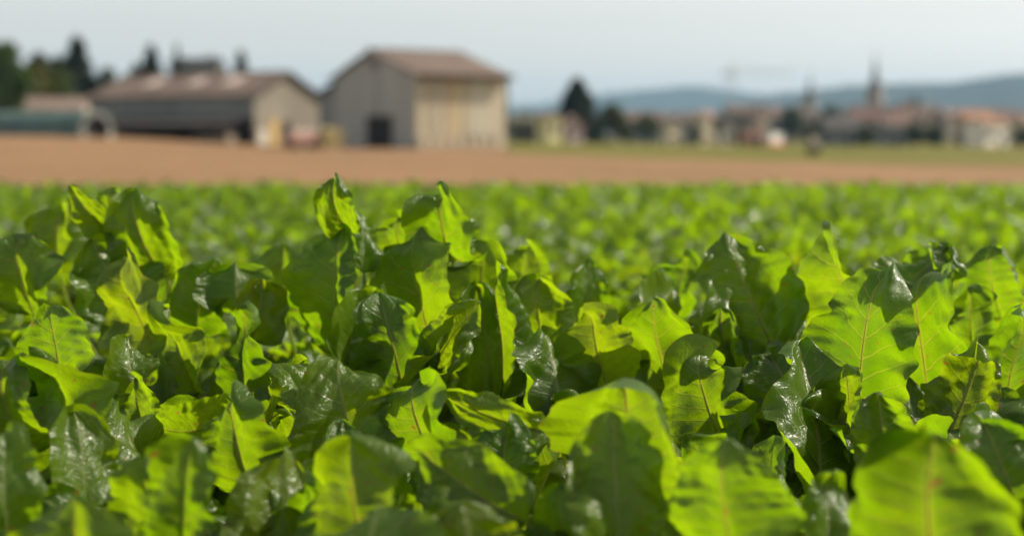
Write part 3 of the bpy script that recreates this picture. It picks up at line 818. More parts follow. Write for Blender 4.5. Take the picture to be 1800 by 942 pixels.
def van():
    D = 240.0; x = xpx(1360, D); z = float(gz(x, D))
    t = empty('van', (x, D, z), R(34)); tag(t, 'white and orange red van parked below the town', 'van')
    M_W = surf('van_white', (0.95, 0.92, 0.90), (0.9, 0.88, 0.85), 1.0, 0.35); M_O = surf('van_orange', (0.80, 0.28, 0.16), (0.72, 0.25, 0.14), 1.0, 0.4)
    MB().hexa([(-1.7, -0.9, 1.2), (1.7, -0.9, 1.2), (1.7, 0.9, 1.2), (-1.7, 0.9, 1.2), (-1.65, -0.8, 2.55), (1.0, -0.8, 2.55), (1.0, 0.8, 2.55), (-1.65, 0.8, 2.55)]).build('body', M_W, t)
    MB().box(-1.72, 1.75, -0.92, 0.92, 0.3, 1.197).build('lower_body', M_O, t)
    MB().hexa([(1.12, -0.84, 1.05), (1.66, -0.89, 1.05), (1.66, -0.93, 1.05), (1.12, -0.93, 1.05), (0.5, -0.80, 2.0), (1.2, -0.80, 2.0), (1.2, -0.86, 2.0), (0.5, -0.86, 2.0)]).build('side_window', M_GLASS, t)
    for xx in (-1.1, 1.1):
        for yy in (-0.95, 0.75):
            w = MB().tube((xx, yy, 0.34), (xx, yy + 0.2, 0.34), 0.34, n=16).build('wheel', M_BLACK, t)
            MB().tube((xx, yy - 0.01, 0.34), (xx, yy + 0.21, 0.34), 0.18, n=12).build('rim', M_WHITE, w)
van()

# ------------------------------------------------------------------ crouching field worker
def worker():
    D = 58.0; x = xpx(1430, D); z = zrow(283, D)
    z = float(gz(x, D)) + 0.005
    t = empty('person', (x, D, z), R(-15))
    tag(t, 'person in pale shirt and blue trousers crouching on the green strip', 'person')
    M_SKIN = surf('skin', (0.45, 0.27, 0.20), (0.40, 0.24, 0.18), 4, 0.6)
    M_SHIRT = surf('pale_shirt', (0.74, 0.72, 0.60), (0.66, 0.65, 0.54), 4, 0.85); M_JEANS = surf('blue_trousers', (0.055, 0.065, 0.12), (0.04, 0.05, 0.10), 4, 0.85)
    M_HAIR = surf('brown_hair', (0.10, 0.06, 0.04), None, 6, 0.8)
    def skin(name, pts, edges, rad, mat, parent):
        me = bpy.data.meshes.new(name); me.from_pydata(pts, edges, []); me.materials.append(mat)
        o = bpy.data.objects.new(name, me); C.objects.link(o)
        if parent: o.parent = parent
        md = o.modifiers.new('skin', 'SKIN'); md.use_smooth_shade = True
        for i, s in enumerate(me.skin_vertices[0].data):
            s.radius = (rad[i], rad[i]); s.use_root = (i == 0)
        sb = o.modifiers.new('sub', 'SUBSURF'); sb.levels = 2; sb.render_levels = 2
        return o
    # facing left (-x), squatting
    P = [(0.10, 0, 0.34), (0.06, 0, 0.50), (-0.02, 0, 0.68), (-0.08, 0, 0.79), (-0.12, 0, 0.86), (-0.15, 0, 0.95),
         (0.08, -0.11, 0.32), (-0.28, -0.16, 0.46), (-0.10, -0.14, 0.10), (-0.16, -0.14, 0.045), (-0.32, -0.15, 0.035),
         (0.08, 0.11, 0.32), (-0.28, 0.16, 0.44), (-0.10, 0.14, 0.10), (-0.16, 0.14, 0.045), (-0.32, 0.15, 0.035),
         (-0.05, -0.18, 0.74), (-0.20, -0.24, 0.52), (-0.42, -0.15, 0.42), (-0.05, 0.18, 0.74), (-0.22, 0.24, 0.52), (-0.44, 0.13, 0.36)]
    E = [(0, 1), (1, 2), (2, 3), (3, 4), (4, 5), (0, 6), (6, 7), (7, 8), (8, 9), (9, 10), (0, 11), (11, 12), (12, 13), (13, 14), (14, 15), (3, 16), (16, 17), (17, 18), (3, 19), (19, 20), (20, 21)]
    rd = [.12, .12, .13, .07, .055, .085, .085, .065, .045, .045, .035, .085, .065, .045, .045, .035, .055, .042, .032, .055, .042, .032]
    body = skin('body', P, E, rd, M_SKIN, t)
    I = [0, 6, 7, 8, 11, 12, 13]; mp_ = {k: i for i, k in enumerate(I)}
    skin('trousers', [P[i] for i in I], [(mp_[a], mp_[b]) for a, b in E if a in mp_ and b in mp_], [.14, .105, .08, .06, .105, .08, .06], M_JEANS, t)
    I = [1, 2, 3, 16, 17, 19, 20]; mp_ = {k: i for i, k in enumerate(I)}
    skin('shirt', [P[i] for i in I], [(mp_[a], mp_[b]) for a, b in E if a in mp_ and b in mp_], [.145, .155, .10, .075, .055, .075, .055], M_SHIRT, t)
    skin('hair', [(-0.13, 0, 0.98), (-0.10, 0, 1.0), (-0.08, 0, 0.95)], [(0, 1), (1, 2)], [.088, .088, .07], M_HAIR, t)
    for s in (-1, 1):      # hands with fingers reaching to the ground
        b = Vector(P[18] if s < 0 else P[21]); m = MB()
        for k in range(5):
            q = b + Vector((-0.07 - 0.008 * (2 - abs(k - 2)), (k - 2) * 0.02, -0.03 - 0.01 * k)); m.tube(b + Vector((0, (k - 2) * 0.012, 0)), q, 0.011, 0.007, n=6)
        m.build('fingers', M_SKIN, t)
worker()

# ------------------------------------------------------------------ trees
F_BROAD = foliage_material('broad_foliage', (0.025, 0.05, 0.012), (0.05, 0.085, 0.018), (0.10, 0.17, 0.02))
F_DARK = foliage_material('conifer_foliage', (0.014, 0.026, 0.018), (0.026, 0.040, 0.026), (0.03, 0.05, 0.02), 0.25)
F_YELL = foliage_material('yellow_foliage', (0.10, 0.11, 0.018), (0.15, 0.14, 0.022), (0.28, 0.27, 0.03))
F_LIGHT = foliage_material('light_foliage', (0.05, 0.085, 0.014), (0.08, 0.115, 0.02), (0.17, 0.24, 0.02))
F_OLIVE = foliage_material('olive_foliage', (0.045, 0.055, 0.02), (0.07, 0.08, 0.028), (0.11, 0.13, 0.03))
F_DULL = foliage_material('dull_foliage', (0.026, 0.042, 0.024), (0.042, 0.062, 0.03), (0.07, 0.10, 0.03))  # leaves of a dull dark green
BARK = surf('bark', (0.07, 0.05, 0.035), (0.05, 0.035, 0.025), 3.0, 0.95, bump=0.5)

def leaf_cloud(rng, centers, radii, n, size):
    """n leaf quads spread through ellipsoids"""
    centers = np.array(centers, float); radii = np.array(radii, float)
    vol = radii.prod(1) ** 0.8; k = rng.choice(len(centers), n, p=vol / vol.sum())
    d = rng.normal(size=(n, 3)); d /= np.linalg.norm(d, axis=1, keepdims=True)
    rr = rng.random((n, 1)) ** 0.45
    c = centers[k] + d * rr * radii[k] * (1 + 0.15 * rng.normal(size=(n, 1)))
    a = rng.normal(size=(n, 3)); a /= np.linalg.norm(a, axis=1, keepdims=True)
    b = np.cross(a, rng.normal(size=(n, 3))); b /= np.linalg.norm(b, axis=1, keepdims=True)
    s = size * (0.6 + 0.8 * rng.random((n, 1)))
    V = np.stack([c - a * s, c + b * s * 0.55, c + a * s, c - b * s * 0.55], 1).reshape(-1, 3)
    return V, np.arange(4 * n).reshape(n, 4)

def crown_obj(name, V, Q, mat, parent):
    me = bpy.data.meshes.new(name); fill_mesh(me, V, Q, None, False); me.materials.append(mat)
    o = bpy.data.objects.new(name, me); C.objects.link(o); o.parent = parent
    return o

def tree(name, label, px, D, row_top, wpx, mat, kind='broad', n=1500, base=None, seed=0, group=None, cat='tree'):
    rng = np.random.default_rng(seed + abs(int(px)) * 7)
    x = xpx(px, D); z = float(gz(x, D)) if base is None else base
    H = zrow(row_top, D) - z; Rr = hz_px(wpx, D) / 2
    t = empty(name, (x, D, z)); tag(t, label, cat, group)
    m = MB()
    if kind == 'conifer':
        m.tube((0, 0, -0.3), (0, 0, H * 0.93), max(0.12, Rr * 0.10), 0.02, n=8)
        V = []; K = 26
        for i in range(K):
            f = i / (K - 1); zz = H * (0.06 + 0.93 * f); rr = 1.15 * Rr * (1 - f) ** 0.7 * (0.85 + 0.3 * rng.random()) + 0.04 * Rr
            nb = max(4, int(11 * (1 - f)) + 3)
            for j in range(nb):
                a = 2 * math.pi * (j + rng.random()) / nb; tip = np.array([math.cos(a) * rr, math.sin(a) * rr, zz - rr * 0.25 * rng.random()])
                if j % 4 == 0 and f < 0.8: m.tube((0, 0, zz), tuple(tip * [0.9, 0.9, 1]), 0.03, 0.01, n=3, caps=False)
                V.append((tip, zz))
        cs = []; rs = []
        for tip, zz in V:
            for u in (0.45, 0.85):
                cs.append([tip[0] * u, tip[1] * u, zz + (tip[2] - zz) * u]); rs.append([Rr * 0.16 + 0.05, Rr * 0.16 + 0.05, H * 0.035])
        VV, Q = leaf_cloud(rng, cs, rs, int(n * 1.8), max(0.16, Rr * 0.15))
    else:
        th = H * (0.3 if kind == 'broad' else 0.12)
        m.tube((0, 0, -0.3), (0, 0, th), Rr * 0.10 + 0.04, Rr * 0.07 + 0.03, n=8)
        cs = []; rs = []
        nl = 14 if kind == 'broad' else 10
        for i in range(nl):
            a = 2 * math.pi * (i * 0.381966 + 0.1 * rng.random()); f = (i + 0.5) / nl
            zz = th + (H - th) * (0.10 + 0.78 * f); r0 = Rr * 0.66 * math.sin(math.pi * (0.18 + 0.74 * f)) * (0.75 + 0.4 * rng.random())
            c = np.array([math.cos(a) * r0, math.sin(a) * r0, zz]); cs.append(c)
            b_ = Rr * (0.34 + 0.16 * rng.random()); rs.append([b_, b_, min(b_ * 0.85, (H - th) * 0.2)])
            m.tube((0, 0, th * (0.75 + 0.2 * rng.random())), tuple(c), Rr * 0.045 + 0.02, 0.015, n=5, caps=False)
        cs.append(np.array([0, 0, H - Rr * 0.25])); rs.append([Rr * 0.3, Rr * 0.3, Rr * 0.27])
        VV, Q = leaf_cloud(rng, cs, rs, int(n * 1.3), max(0.12, Rr * 0.125))
    m.build('trunk', BARK, t)
    crown_obj('crown', VV, Q, mat, t)
    return t

tree('broadleaf_tree', 'big round dark green tree cut by the left picture edge', -4, 140, 82, 124, F_BROAD, n=5000, base=0.5, seed=1)
tree('bush', 'yellow green bush between the big round tree and the tall conifer', 80, 158, 116, 74, F_YELL, 'bush', n=2200, base=0.5, cat='bush')
tree('bush', 'light green bush at the foot of the tall conifer', 116, 156, 120, 60, F_LIGHT, 'bush', n=2000, base=0.5, cat='bush')
tree('bush', 'dull olive bush right beside the big round tree', 50, 152, 126, 50, F_OLIVE, 'bush', n=1500, base=0.5, cat='bush')
tree('conifer', 'tall dark pointed conifer behind the polytunnel', 142, 175, 70, 84, F_DARK, 'conifer', n=4200, base=0.3)
tree('broadleaf_tree', 'dark rounded tree top behind the yellow green bush', 73, 185, 92, 56, F_DULL, n=2600, base=0.3)
tree('broadleaf_tree', 'dark rounded tree top just left of the tall conifer', 106, 185, 98, 60, F_DULL, n=2600, base=0.3)
tree('broadleaf_tree', 'low dark green tree behind the left end of the long barn', 192, 175, 118, 54, F_DULL, n=1800, base=0.3)
tree('conifer', 'dark conifer top poking above the left part of the long barn roof', 271, 180, 85, 74, F_DARK, 'conifer', n=2200, base=0.3)
tree('broadleaf_tree', 'dark tree mass beside the conifer above the long barn roof', 246, 182, 110, 46, F_DULL, n=1500, base=0.3)
tree('conifer', 'thin dark spire of a tree left of the dark farmhouse roof', 317, 186, 80, 30, F_DARK, 'conifer', n=1500, base=0.3)
tree('conifer', 'dark conifer top above the right part of the long barn roof', 428, 182, 93, 54, F_DARK, 'conifer', n=2000, base=0.3)
tree('broadleaf_tree', 'dark tree seen in the gap between the two barns', 578, 165, 160, 44, F_DULL, n=1500, base=0.0)
tree('conifer', 'big dark conifer standing alone right of the tall barn', 1014, 215, 143, 84, F_DARK, 'conifer', n=5500)
tree('bush', 'dull hedge of shrubs along the top of the green shed', 925, 215, 199, 62, F_OLIVE, 'bush', n=1500, cat='bush')
tree('broadleaf_tree', 'olive green tree right of the big conifer', 1074, 230, 183, 52, F_OLIVE, n=2600)
tree('bush', 'dark bush under the olive green tree', 1098, 225, 206, 34, F_OLIVE, 'bush', n=1200, cat='bush')
tree('bush', 'grey green bush between the big conifer and olive tree', 1047, 232, 210, 36, F_OLIVE, 'bush', n=1200, cat='bush')
tree('broadleaf_tree', 'dark tree clump left of the pale beige house', 1135, 300, 203, 52, F_OLIVE, n=1800)
tree('bush', 'dark bush between the brown roofed and cream houses', 1222, 300, 216, 24, F_DULL, 'bush', n=900, cat='bush')
tree('broadleaf_tree', 'dark tree left of the crane house', 1263, 330, 203, 26, F_DULL, n=1200)
tree('bush', 'dark bush at the foot of the crane house', 1296, 300, 214, 30, F_DULL, 'bush', n=1000, cat='bush')
tree('broadleaf_tree', 'dark tree left of the smaller church', 1388, 360, 190, 46, F_DULL, n=1800)
tree('bush', 'olive bush at the foot of the smaller church', 1422, 300, 214, 34, F_OLIVE, 'bush', n=1200, cat='bush')
tree('broadleaf_tree', 'dark tree right of the smaller church', 1455, 400, 187, 50, F_DULL, n=1800)
tree('bush', 'dark bush in front of the red roofed house', 1520, 270, 220, 40, F_DULL, 'bush', n=1500, cat='bush')
tree('bush', 'left end of the dark hedge in front of the brown roofs', 1605, 280, 217, 40, F_DULL, 'bush', n=1500, cat='bush')
tree('bush', 'right end of the dark hedge beside the grey beige house', 1638, 275, 221, 42, F_DULL, 'bush', n=1500, cat='bush')
tree('bush', 'small dark bush left of the white house', 1684, 260, 232, 22, F_DULL, 'bush', n=700, cat='bush')
tree('bush', 'dark bush cut by the right picture edge', 1794, 262, 224, 36, F_DULL, 'bush', n=1200, cat='bush')
tree('broadleaf_tree', 'dark tree top beside the tall church tower', 1498, 560, 184, 30, F_DULL, n=900)
tree('broadleaf_tree', 'hazy tree above the roofs right of the tall spire', 1604, 600, 170, 34, F_DULL, n=1000)

# ------------------------------------------------------------------ sugar beet leaves
NVEIN = 8.0

def smooth_noise(rng, s, n=5, fmin=1.0, fmax=6.0):
    o = np.zeros_like(s)
    for _ in range(n):
        f = rng.uniform(fmin, fmax); o = o + np.sin(2 * math.pi * (f * s + rng.random())) / (0.6 + 0.35 * f)
    return o / math.sqrt(n)

def blade(rng, L, W, nu, nv, bend=0.6, fold=0.15, curl=1.0, ruff=0.012, puck=0.004, twist=0.0, sway=0.0, bpow=1.5, lob=0.075, tip=0.55, crumple=0.075, notch=1, margin=1.2):
    """leaf blade: returns (nu+1, nv+1, 3) points and uv. x across, y along, z = upper side"""
    s = np.linspace(0, 1, nu + 1); t = np.linspace(-1, 1, nv + 1)
    S, T = np.meshgrid(s, t, indexing='ij'); A = np.abs(T)
    f = np.sin(math.pi * np.clip(S, 0, 1) ** 0.72) ** tip
    f = np.maximum(f, 0.02 + 0.06 * (1 - S))
    sidel = 1 + lob * smooth_noise(rng, S, 4, 1.0, 4.5) + lob * 0.35 * smooth_noise(rng, S, 3, 6, 12)
    sider = 1 + lob * smooth_noise(rng, S, 4, 1.0, 4.5) + lob * 0.35 * smooth_noise(rng, S, 3, 6, 12)
    side = np.where(T < 0, sidel, sider)
    for sd in (-1, 1):
        for _ in range(int(rng.integers(0, 1 + notch))):
            c0 = rng.uniform(0.25, 0.97); wd = rng.uniform(0.012, 0.045)
            side = side * np.where(np.sign(T) == sd, 1 - rng.uniform(0.05, 0.20) * np.exp(-((S - c0) / wd) ** 2), 1)
    U = A * f * W / 2 * side                              # distance from the midrib
    fl = fold * np.where(T < 0, rng.uniform(0.5, 1.5), rng.uniform(0.5, 1.5)) * (1 - 0.35 * S)
    kc = curl / W * np.where(T < 0, rng.uniform(0.4, 1.6), rng.uniform(0.4, 1.6)) * (0.6 + 0.6 * smooth_noise(rng, S, 3, 0.4, 1.6))
    kc = np.where(np.abs(kc) < 1e-3, 1e-3, kc)
    roll = np.where(T < 0, smooth_noise(rng, S, 3, 0.6, 3.0) * rng.uniform(0.3, 1), smooth_noise(rng, S, 3, 0.6, 3.0) * rng.uniform(0.3, 1)) * margin
    ang = fl + kc * U + roll * np.clip(A - 0.55, 0, 1) ** 1.3 * 2.8
    X = np.zeros_like(U); Z = np.zeros_like(U); c_ = nv // 2
    for j in range(c_ + 1, nv + 1):
        a_ = (ang[:, j] + ang[:, j - 1]) / 2; du = U[:, j] - U[:, j - 1]
        X[:, j] = X[:, j - 1] + np.cos(a_) * du; Z[:, j] = Z[:, j - 1] + np.sin(a_) * du
    for j in range(c_ - 1, -1, -1):
        a_ = (ang[:, j] + ang[:, j + 1]) / 2; du = U[:, j] - U[:, j + 1]
        X[:, j] = X[:, j + 1] + np.cos(a_) * du; Z[:, j] = Z[:, j + 1] + np.sin(a_) * du
    for _ in range(4):
        kx, ky = rng.normal(0, 2.0), rng.normal(0, 4.5)
        Z = Z + crumple * W * np.sin(kx * T + ky * S + rng.random() * 6.28) * np.minimum(1, A * 1.5)
    # margin ruffles, different on either side
    rl = smooth_noise(rng, S, 3, 1.5, 5.0) + 0.7 * smooth_noise(rng, S, 5, 4, 13) + 0.35 * smooth_noise(rng, S, 3, 12, 18)
    rr = smooth_noise(rng, S, 3, 1.5, 5.0) + 0.7 * smooth_noise(rng, S, 5, 4, 13) + 0.35 * smooth_noise(rng, S, 3, 12, 18)
    env = np.minimum(1, f * 1.6)
    Z = Z + ruff * A ** 2.2 * np.where(T < 0, rl, rr) * env
    # puckered fields between the side veins
    q = NVEIN * S - 1.6 * A ** 0.85
    wrp = np.zeros_like(S)
    for _ in range(5):
        wrp = wrp + np.sin(rng.normal(0, 5) * T + rng.normal(0, 11) * S + rng.random() * 6.28)
    q = q + 0.11 * wrp * np.minimum(1, A * 4)
    pk = 0.55 * (np.abs(np.sin(math.pi * q)) ** 0.7 - 0.55)
    cell = 0.45 + 0.55 * np.sin(2.3 * q + 2.1 * np.sign(T) + 3.0 * A + rng.random() * 6)
    Z = Z + puck * pk * np.sin(math.pi * np.clip(A, 0, 1) ** 0.7) * cell * env
    bl = np.zeros_like(S)
    for _ in range(7):
        kx, ky = rng.normal(0, 9), rng.normal(0, 9)
        bl += np.sin(kx * T * 0.7 + ky * S + rng.random() * 6.28)
    for _ in range(10):
        kx, ky = rng.normal(0, 20), rng.normal(0, 26)
        bl += 0.55 * np.sin(kx * T * 0.7 + ky * S + rng.random() * 6.28)
    Z = Z + puck * 0.36 * bl * A ** 0.5 * env
    # midrib curve
    th = bend * s ** bpow + 0.10 * smooth_noise(rng, s, 3, 0.5, 2.0) * s + rng.normal(0, 1.0) * np.clip(s - 0.72, 0, 1) ** 1.3 * 4.5
    sg = sway * s
    ds = L / nu
    dy = np.cos(th) * np.cos(sg); dz = -np.sin(th); dx = np.sin(sg) * np.cos(th)
    cx = np.concatenate([[0], np.cumsum(dx[:-1] * ds)]); cy = np.concatenate([[0], np.cumsum(dy[:-1] * ds)]); cz = np.concatenate([[0], np.cumsum(dz[:-1] * ds)])
    D = np.stack([dx, dy, dz], -1); D /= np.linalg.norm(D, axis=1, keepdims=True)
    X0 = np.stack([np.cos(sg), -np.sin(sg), 0 * sg], -1)
    N0 = np.cross(X0, D); N0 /= np.linalg.norm(N0, axis=1, keepdims=True); X0 = np.cross(D, N0)
    tw = twist * s
    XA = X0 * np.cos(tw)[:, None] + N0 * np.sin(tw)[:, None]
    NA = np.cross(XA, D)
    Cc = np.stack([cx, cy, cz], -1)
    Xs = np.sign(T) * X
    P = Cc[:, None, :] + Xs[..., None] * XA[:, None, :] + Z[..., None] * NA[:, None, :]
    uv = np.stack([(T + 1) / 2, S], -1)
    return P, uv, NA

def tube_along(pts, rad, sides=6):
    pts = np.asarray(pts, float); n = len(pts)
    d = np.gradient(pts, axis=0); d /= np.linalg.norm(d, axis=1, keepdims=True) + 1e-9
    ref = np.array([1.0, 0.13, 0.07]); u = np.cross(d, ref); u /= np.linalg.norm(u, axis=1, keepdims=True) + 1e-9
    w = np.cross(d, u)
    a = np.arange(sides) * 2 * math.pi / sides
    V = pts[:, None, :] + np.asarray(rad)[:, None, None] * (np.cos(a)[None, :, None] * u[:, None, :] + np.sin(a)[None, :, None] * w[:, None, :])
    idx = np.arange(n * sides).reshape(n, sides); nx = np.roll(idx, -1, 1)
    Q = np.stack([idx[:-1], nx[:-1], nx[1:], idx[1:]], -1).reshape(-1, 4)
    return V.reshape(-1, 3), Q

def quads_of(nu, nv):
    idx = np.arange((nu + 1) * (nv + 1)).reshape(nu + 1, nv + 1)
    return np.stack([idx[:-1, :-1], idx[:-1, 1:], idx[1:, 1:], idx[1:, :-1]], -1).reshape(-1, 4)

def generic_leaf(seed, nu, nv, sides, rank):
    """leaf from crown at the origin, growing towards +y; rank 0 = inner and upright, 1 = outer and arching"""
    rng = np.random.default_rng(seed)
    pl = rng.uniform(0.17, 0.26) * (0.9 + 0.25 * rank)
    L = rng.uniform(0.19, 0.26) * (1.0 - 0.1 * rank); W = L * rng.uniform(0.62, 0.84)
    e0 = R(84 - 30 * rank + rng.uniform(-6, 6)); e1 = R(80 - 42 * rank + rng.uniform(-10, 8))
    n = 9
    e = np.linspace(e0, e1, n); ds = pl / (n - 1)
    py = np.concatenate([[0], np.cumsum(np.cos(e[:-1]) * ds)]) + 0.012; pz = np.concatenate([[0], np.cumsum(np.sin(e[:-1]) * ds)]) - 0.01
    pet = np.stack([np.zeros(n), py, pz], -1)
    P, uv, NA = blade(rng, L, W, nu, nv, bend=rng.uniform(0.3, 1.5) * (0.6 + 0.7 * rank), fold=rng.uniform(0.0, 0.5), curl=rng.uniform(-2.0, 2.4),
                      ruff=rng.uniform(0.010, 0.022), puck=rng.uniform(0.0035, 0.006), twist=rng.uniform(-1.2, 1.2), sway=rng.uniform(-0.4, 0.4))
    ca, sa = math.cos(e1), math.sin(e1)
    M = np.array([[1, 0, 0], [0, ca, -sa], [0, sa, ca]])
    P = P @ M.T + pet[-1]; NA = NA @ M.T
    mid = P[:, nv // 2] - NA * 0.0012
    k = max(1, nu // 14)
    pts = np.concatenate([pet[:-1], mid[::k]])
    rad = np.concatenate([np.linspace(0.0075, 0.0042, n - 1), np.linspace(0.0028, 0.0005, len(mid[::k]))])
    TV, TQ = tube_along(pts, rad, sides)
    return P, uv, TV, TQ

def make_mesh_pair(P, uv, TV, TQ, name):
    nu, nv = P.shape[0] - 1, P.shape[1] - 1
    b = grid_mesh(name, P, uv, [LEAF])
    s = bpy.data.meshes.new('stalk'); fill_mesh(s, TV, TQ, None, True); s.materials.append(STALK)
    return b, s

def joined_arrays(P, uv, TV, TQ):
    nu, nv = P.shape[0] - 1, P.shape[1] - 1
    V = np.concatenate([P.reshape(-1, 3), TV]); Q1 = quads_of(nu, nv)
    Q = np.concatenate([Q1, TQ + (nu + 1) * (nv + 1)])
    U = np.concatenate([uv.reshape(-1, 2), np.zeros((len(TV), 2))])
    mi = np.concatenate([np.zeros(len(Q1)), np.ones(len(TQ))])
    return V, Q, U, mi

NVAR = 40
ranks = [(i % 5) / 4.0 for i in range(NVAR)]
VAR = [generic_leaf(100 + i, 52, 18, 6, ranks[i]) for i in range(NVAR)]
VMESH = [make_mesh_pair(*v, 'leaf') for v in VAR]
VJOIN = []
for i in range(NVAR):
    a = joined_arrays(*generic_leaf(100 + i, 26, 12, 5, ranks[i])); me = bpy.data.meshes.new('leaf')
    fill_mesh(me, a[0], a[1], a[2], True, a[3]); me.materials.append(LEAF); me.materials.append(STALK); VJOIN.append(me)
VMID = [joined_arrays(*generic_leaf(100 + i, 18, 8, 4, ranks[i])) for i in range(NVAR)]
def thin(i):
    P, uv, TV, TQ = generic_leaf(100 + i, 7, 4, 3, ranks[i])
    TV = TV.reshape(-1, 3, 3); TV = np.concatenate([TV[0:8:3], TV[8:9]]); n = len(TV)
    idx = np.arange(n * 3).reshape(n, 3); nx = np.roll(idx, -1, 1)
    return joined_arrays(P, uv, TV.reshape(-1, 3), np.stack([idx[:-1], nx[:-1], nx[1:], idx[1:]], -1).reshape(-1, 4))
VLOW = [thin(i) for i in range(NVAR)]

